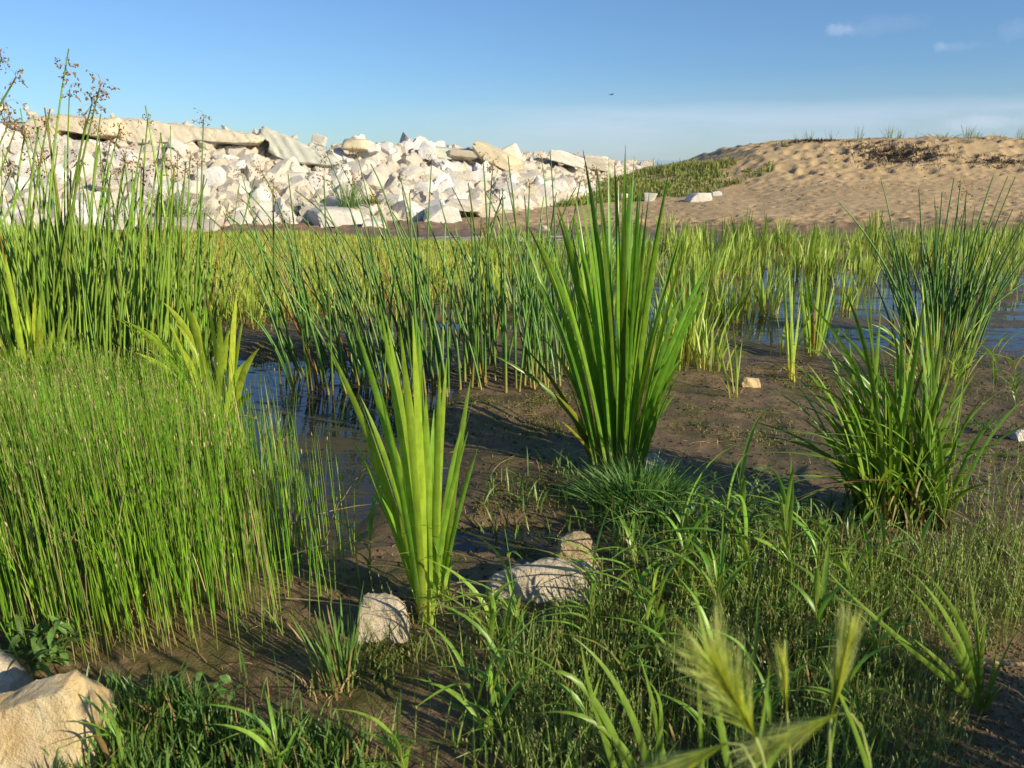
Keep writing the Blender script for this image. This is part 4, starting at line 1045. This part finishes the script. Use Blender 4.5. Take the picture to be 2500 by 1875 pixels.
def straw(n, cx, cy, Y, sx, sy, ang, seed, label):
    r = np.random.default_rng(seed)
    c = at(cx, cy, Y); xy = r.normal(0, 1, (n, 2)) * np.array([sx, sy]) + np.array([c.x, Y])
    z = terrain(xy[:, 0], xy[:, 1])[0]
    a = ang + r.normal(0, .25, n); ln = r.uniform(.2, .7, n)
    B = np.column_stack([xy, z + .02]); T = B + np.column_stack([np.cos(a) * ln, np.sin(a) * ln, r.uniform(0, .1, n)])
    me = blade_mesh('straw', M['dry'], blades(curve(B, T, .05), [.014] * n, a + 1.57, .4, 4, 'flat'))
    tag(link('straw_litter', me), label, 'straw', kind='stuff')
straw(46, 1850, 548, 16.6, .45, .22, .45, 5, 'pale dead reed straw lying at the foot of the sand')
straw(26, 2150, 528, 17.2, .7, .3, .2, 6, 'few pale straws on the sand behind the right bulrush')

# ------------------------------------------------------------------ broad leaved grasses in the foreground
def broad_grass(px, py, hgt, nl, seed, label, lean=(0, 0), w=.010, group=None, loc=None, name='grass_plant', stems=2):
    r = random.Random(seed)
    c = g(px, py) if loc is None else loc
    root = empty(name, c, label, 'grass', group)
    for s_ in range(stems):
        hs = hgt * r.uniform(.7, 1)
        B = c + Vector((r.uniform(-.015, .015), r.uniform(-.015, .015), -.01))
        T = B + Vector(((lean[0] + r.uniform(-.18, .18)) * hs, (lean[1] + r.uniform(-.18, .18)) * hs, hs * .8))
        leaf_part(root, B, T, .0035, 0, 0, M['broad'], .05, 7, 'tube6', 'stem', TW)
        for k in range(nl):
            f = .12 + .85 * k / nl
            A = B.lerp(T, f) + Vector((0, 0, .01))
            a = r.uniform(0, 6.283); ln = r.uniform(.13, .27) * (hgt / .3) ** .5
            d = Vector((math.cos(a) * .75 - .25, math.sin(a) * .5, 0)) * ln
            E = A + d + Vector((0, 0, ln * r.uniform(.05, .85)))
            leaf_part(root, A, E, w * r.uniform(.7, 1.2), a + 1.57 + r.uniform(-.5, .5), r.uniform(-.8, .8), M['broad'], .12 + .12 * r.random(), 9, prof=lambda t: np.clip(1 - t ** 2, .05, 1) * np.clip(.5 + t * 2.5, 0, 1))
    return root
BG = [(1120, 1520, .30, 3, 'slender broad leaved grass just right of the young cattail'), (1225, 1590, .20, 3, 'small broad leaved grass in front of the low pitted rock'),
      (1580, 1500, .30, 5, 'broad leaved grass right of the tall rounded rock'), (1660, 1460, .36, 5, 'tall broad leaved grass below the fine grass cushion'),
      (1840, 1480, .42, 5, 'tallest upright leafy grass in front of the dark leafy weed'), (1930, 1470, .34, 5, 'broad leaved grass right of the tallest leafy one'),
      (2000, 1450, .32, 4, 'leafy grass at the right end of the dark leafy weed'), (1760, 1560, .26, 5, 'low spreading broad grass in the middle of the right foreground'),
      (1700, 1420, .28, 4, 'bright leafy grass at the left end of the dark leafy weed'), (2140, 1430, .26, 3, 'thin leafy grass left of the withered sedge base'),
      (1990, 1600, .24, 4, 'short leafy grass above the foxtail heads'), (900, 1400, .24, 3, 'small leafy grass left of the young cattail'),
      (2080, 1520, .24, 4, 'leafy grass between the foxtails and the arching plant'), (1620, 1590, .28, 5, 'leafy grass left of the largest foxtail head'),
      (1265, 1520, .34, 2, 'upright thin grass crossing the low pitted rock'), (2330, 950, .30, 4, 'leafy grass beside the water behind the sedge'), (2430, 960, .34, 4, 'open leafy grass at the right edge beyond the sedge'), (2480, 1000, .32, 4, 'rightmost leafy grass on the mud beyond the sedge')]
for k, (px, py, h_, nl, lb) in enumerate(BG):
    broad_grass(px, py, h_ * 1.35, nl + 1, 200 + k, lb, (-.1, 0), .0165, stems=2 if k not in (11, 14) else 1)
r5 = random.Random(15)
for k in range(26):
    px = r5.uniform(1180, 2300); py = r5.uniform(1440, 1880)
    broad_grass(px, py, r5.uniform(.16, .34), r5.randint(3, 5), 500 + k, 'leafy young grass plant growing among the seeded grass of the right foreground', (-.12, 0), .0125, 'leafy young grasses in the right foreground', stems=r5.randint(1, 2))
def leaf_px(root, Y, pts, w, mat, n=12, psi=0.0, twist=.5, rnd=.3, label=None, Y1=None):
    Y1 = Y if Y1 is None else Y1
    P = [at(x, y, Y + (Y1 - Y) * i / 3) for i, (x, y) in enumerate(pts)]
    return leaf_part(root, None, None, w, psi, twist, mat, n=n, pts=P, prof=lambda t: np.clip(1 - t ** 2.2, .04, 1) * np.clip(.5 + t * 2.2, 0, 1), rnd=rnd, label=label)
# arching plant at right
c = g(2400, 1745); root = empty('grass_plant', c, 'arching grass with long wide leaves rooted in sand at the lower right', 'grass')
for (a, b, e, w) in [((2330, 1660), (2180, 1560), (2023, 1399), .013), ((2370, 1640), (2290, 1500), (2202, 1420), .011), ((2375, 1620), (2320, 1480), (2227, 1399), .013), ((2385, 1600), (2345, 1480), (2251, 1391), .012),
                     ((2395, 1640), (2390, 1500), (2361, 1383), .009), ((2420, 1680), (2450, 1590), (2500, 1513), .008), ((2415, 1720), (2430, 1690), (2459, 1664), .007), ((2340, 1650), (2270, 1590), (2230, 1560), .010),
                     ((2390, 1660), (2400, 1560), (2410, 1480), .008), ((2420, 1700), (2428, 1600), (2440, 1540), .008)]:
    leaf_px(root, c.y, [to_px(c)[:2], a, b, e], w * 1.5, M['broad'], psi=random.uniform(-.4, .4), Y1=c.y - .05)
# leaves reaching in from the lower edge
c = Vector((at(1560, 1960, 1.42).x, 1.42, 0.03)); root = empty('grass_plant', c, 'long grass leaves arching in from the bottom edge left of the foxtails', 'grass')
for P_ in ([(1560, 1960), (1500, 1760), (1400, 1560), (1286, 1663)], [(1600, 1980), (1580, 1780), (1500, 1620), (1398, 1555)], [(1590, 1980), (1540, 1800), (1440, 1700), (1283, 1748)], [(1520, 1960), (1490, 1800), (1430, 1700), (1415, 1540)],
           [(1640, 1980), (1620, 1850), (1600, 1700), (1560, 1600)], [(1580, 1980), (1600, 1850), (1650, 1720), (1580, 1660)]):
    leaf_px(root, 1.42, P_, .017, M['broad'], psi=.2)
for (bx, lb) in ((1000, 'pair of wide upright grass leaves at the bottom edge below the blocky rock'), (310, 'wide grass leaf curling beside the large ochre rock'), (690, 'shaded grass leaves at the bottom edge left of centre')):
    c = Vector((at(bx, 1950, 1.44).x, 1.44, .03)); broad_grass(0, 0, .2, 4, bx, lb, (-.1, 0), .012, loc=c, stems=3)
# dry stalk lower right
c = g(2310, 1700); root = empty('dry_stalk', c, 'thick pale dry stalk lying over the sand at the right edge', 'stalk')
leaf_part(root, None, None, .012, 0, 0, M['dry'], n=12, kind='tube6', name='stalk', pts=[at(2306, 1620, c.y - .02), at(2350, 1605, c.y), at(2430, 1622, c.y), at(2560, 1624, c.y)], prof=lambda t: np.full_like(t, 1.0))
leaf_part(root, None, None, .006, 0, 0, M['dry'], n=8, kind='tube6', name='bent_end', pts=[at(2306, 1620, c.y - .02), at(2290, 1640, c.y), at(2312, 1660, c.y), at(2304, 1705, c.y)], prof=lambda t: 1 - .5 * t)
c = g(700, 1475); o = empty('twig', c, 'thin dry twig reaching from the rushes to the blocky rock', 'twig')
leaf_part(o, None, None, .006, 0, 0, M['dry'], n=6, kind='tube6', name='stick', pts=[c + Vector((0, 0, .02)), at(760, 1464, c.y - .02), at(820, 1470, c.y - .06), at(905, 1484, g(930, 1580).y - .01)], prof=lambda t: 1 - .6 * t)

# ------------------------------------------------------------------ leafy weeds
def weed(px, py, nst, Hh, rad, nlf, lw, ll, label, seed, name='leafy_weed', mat=None):
    r = random.Random(seed); mat = mat or M['weed']
    c = g(px, py); root = empty(name, c, label, 'weed')
    lm = blade_mesh('leaf', mat, blades(np.array([[(0, 0, 0), (ll * .33, 0, ll * .12), (ll * .66, 0, ll * .14), (ll, 0, .0)]]), [lw], [1.57], [0], 5, 'vee', lambda t: np.clip(np.sin(np.pi * (t * .92 + .06)), .08, 1), np.array([.5])))
    lms = [lm]
    for q_ in range(5):
        m2 = lm.copy(); a_ = m2.attributes['rnd']; a_.data.foreach_set('value', np.full(len(m2.vertices), r.random(), np.float32)); lms.append(m2)
    for s_ in range(nst):
        a = r.uniform(0, 6.283); q_ = r.random() ** .5
        T = Vector((math.cos(a) * rad * q_, math.sin(a) * rad * q_ * .6, Hh * r.uniform(.45, 1) * (1 - .45 * q_)))
        P = curve(np.array([0, 0, -.01.__float__()]), np.array(T), .18) + np.array(c)
        leaf_part(root, None, None, .0022, 0, 0, mat, n=6, kind='tube', name='stem', pts=P, prof=TW)
        Pl = P - np.array(c)
        for k in range(nlf):
            t = .3 + .7 * (k + r.random()) / nlf
            C = (1 - t) ** 3 * Pl[0] + 3 * (1 - t) ** 2 * t * Pl[1] + 3 * (1 - t) * t * t * Pl[2] + t ** 3 * Pl[3]
            o = link('leaf', lms[r.randrange(6)], root); o.location = C
            o.rotation_euler = (r.uniform(-.5, .5), r.uniform(-.9, .5), r.uniform(0, 6.283)); s = r.uniform(.6, 1.15); o.scale = (s, s, s)
weed(1800, 1330, 44, .34, .38, 7, .013, .050, 'dark bushy knotweed with small narrow leaves right of the fine grass cushion', 300)
weed(1360, 1545, 10, .14, .12, 6, .014, .030, 'small leafy weed growing at the foot of the low pitted rock', 301)
weed(110, 1640, 14, .22, .15, 7, .018, .062, 'leafy smartweed above the large ochre rock', 302)
weed(470, 1720, 10, .07, .14, 6, .021, .030, 'small round leaved clover on the mud between rushes and turf', 303)
weed(2400, 1060, 14, .10, .22, 6, .010, .028, 'low creeping weed on the mud at the right edge beyond the sedge', 304)
weed(1700, 1040, 4, .05, .08, 5, .007, .02, 'tiny creeping weed on the mud flat right of the tall cattail', 305)
weed(1330, 640, 12, .42, .35, 8, .02, .07, 'pale leafy plant in the pond behind the tall cattail', 306, mat=M['pondgrass'])

# ------------------------------------------------------------------ foxtail barley close to the camera
def foxtail(A, Bp, Y, label, foot, seed, awn=.055, nfl=46, openness=.35):
    """A: photo point of the head's foot, Bp: of its tip; foot: where the stem meets the ground"""
    r = random.Random(seed)
    a = at(A[0], A[1], Y); b = at(Bp[0], Bp[1], Y + r.uniform(-.03, .03))
    root = empty('foxtail_barley', foot, label, 'foxtail')
    o0 = np.array(foot)
    st = leaf_part(root, None, None, .0030, 0, 0, M['awn'], n=12, kind='tube6', name='stem', pts=[foot, foot.lerp(a, .4) + Vector((.02, 0, .05)), a - (b - a).normalized() * .08, a], prof=lambda t: np.full_like(t, 1.0), rnd=.4)
    ax = b - a; u = ax.normalized(); Ls = []; W_ = []; ps = []
    s1 = u.cross(Vector((0, 1, 0))).normalized(); s2 = u.cross(s1)
    for k in range(nfl):
        f = k / nfl; p = a + ax * f * .72
        for q_ in range(11):
            ph = r.uniform(0, 6.283); op = openness * r.uniform(.15, 1.1)
            d = (u + (s1 * math.cos(ph) + s2 * math.sin(ph)) * op).normalized(); ln = awn * r.uniform(.7, 1.15)
            e = p + d * ln
            Ls.append([p, p + (u * .55 + d * .45) * ln * .33, p + d * ln * .66, e]); W_.append(.0009 if q_ else .0030); ps.append(ph)
    P = np.array([[list(v) for v in row] for row in Ls]) - o0
    me = blade_mesh('seed_head', M['awn'], blades(P, W_, ps, 0, 4, 'flat', lambda t: np.clip(1 - t * .8, .1, 1)))
    link('seed_head', me, root)
    return root
def ft(x, y): return Vector((x, y, hz(x, y)))
foxtail((1845, 1800), (1715, 1575), .72, 'largest pale foxtail head leaning left, its awns fanning toward the upper left', ft(.30, .52), 1, .090, 56, .50)
foxtail((2030, 1745), (2068, 1560), .80, 'upright green foxtail head, rightmost of the near heads', ft(.42, .62), 2, .070, 46, .24)
foxtail((2046, 1742), (1885, 1815), .78, 'foxtail head bent over sideways to the left below the upright one', ft(.40, .58), 3, .075, 46, .32)
foxtail((1921, 1737), (1909, 1610), .95, 'narrow brownish foxtail head between the largest and the upright ones', ft(.36, .72), 4, .065, 30, .16)
foxtail((1775, 1815), (1655, 1868), .70, 'drooping foxtail head at the bottom edge left of the others', ft(.24, .50), 5, .075, 44, .28)
c = ft(.30, .55); root = empty('grass_plant', c, 'near blurred upright grass leaves standing among the foxtail heads', 'grass')
for (Y, P_, w) in ((.85, [(1800, 1980), (1765, 1800), (1730, 1600), (1685, 1385)], .010), (.80, [(1720, 1980), (1715, 1850), (1705, 1700), (1700, 1560)], .006), (.9, [(1840, 1960), (1850, 1850), (1870, 1750), (1880, 1610)], .010),
                   (.75, [(1820, 1990), (1860, 1900), (1900, 1830), (1935, 1790)], .013), (.85, [(2010, 1980), (2020, 1880), (2035, 1800), (2045, 1730)], .006), (.95, [(2140, 1960), (2110, 1820), (2060, 1700), (2000, 1600)], .008)):
    leaf_px(root, Y, P_, w, M['broad'], psi=.1, twist=.4)
# unseen tall grasses, added outside the frame at the right to shade the foreground
r3 = random.Random(4)
for k in range(12):
    x = .75 + .14 * k; y = .15 + r3.uniform(-.3, .5)
    if k > 6: y = .7 + .1 * (k - 6); x = 1.35 + .12 * (k - 6)
    tuft('grass_tuft', 0, 0, 'unseen tall grass clump added beside the camera, right of the foxtails, to shade the foreground', M['broad'], 60, .66 + r3.uniform(-.1, .2), .06, .014, .25, .08, 400 + k, seg=6, loc=ft(x, y), group='unseen tall grass clumps added for shade')

# ------------------------------------------------------------------ bird
def bird():
    c = at(1493, 231, 45)
    m_, t_, o_ = mat_new('dark_feather'); p_ = N(t_, 'ShaderNodeBsdfPrincipled'); p_.inputs['Roughness'].default_value = .7
    L(t_, ramp(t_, noise(t_, None, 40, 2), [(.3, (.03, .03, .035)), (.7, (.06, .055, .05))]), p_.inputs['Base Color']); L(t_, p_.outputs[0], o_.inputs[0])
    root = empty('bird', c, 'tiny dark bird gliding in the blue sky above the embankment', 'bird')
    V, Fc = ico(3); B = V * np.array([.085, .03, .03]); B[:, 0] += 0; B[:, 1:] *= (1 - .5 * np.abs(V[:, :1]))
    link('body', new_mesh('body', B, Fc, None, True, m_), root)
    H_ = V * .022 + np.array([.085, 0, .008]); link('head', new_mesh('head', H_, Fc, None, True, m_), root)
    for s in (-1, 1):
        P = np.array([[(.01, s * .02, .01), (.03, s * .1, .06), (.02, s * .18, .05), (-.04, s * .26, .0)]])
        link('wing', blade_mesh('wing', m_, blades(P, [.07], [0], [0], 6, 'vee', lambda t: np.clip(1 - t ** 2, .1, 1))), root)
    P = np.array([[(-.07, 0, 0), (-.10, 0, 0), (-.13, 0, 0), (-.16, 0, 0)]])
    link('tail', blade_mesh('tail', m_, blades(P, [.05], [1.57], [0], 3, 'vee', lambda t: .4 + t * .6)), root)
    root.rotation_euler = (0, 0, .5)
bird()
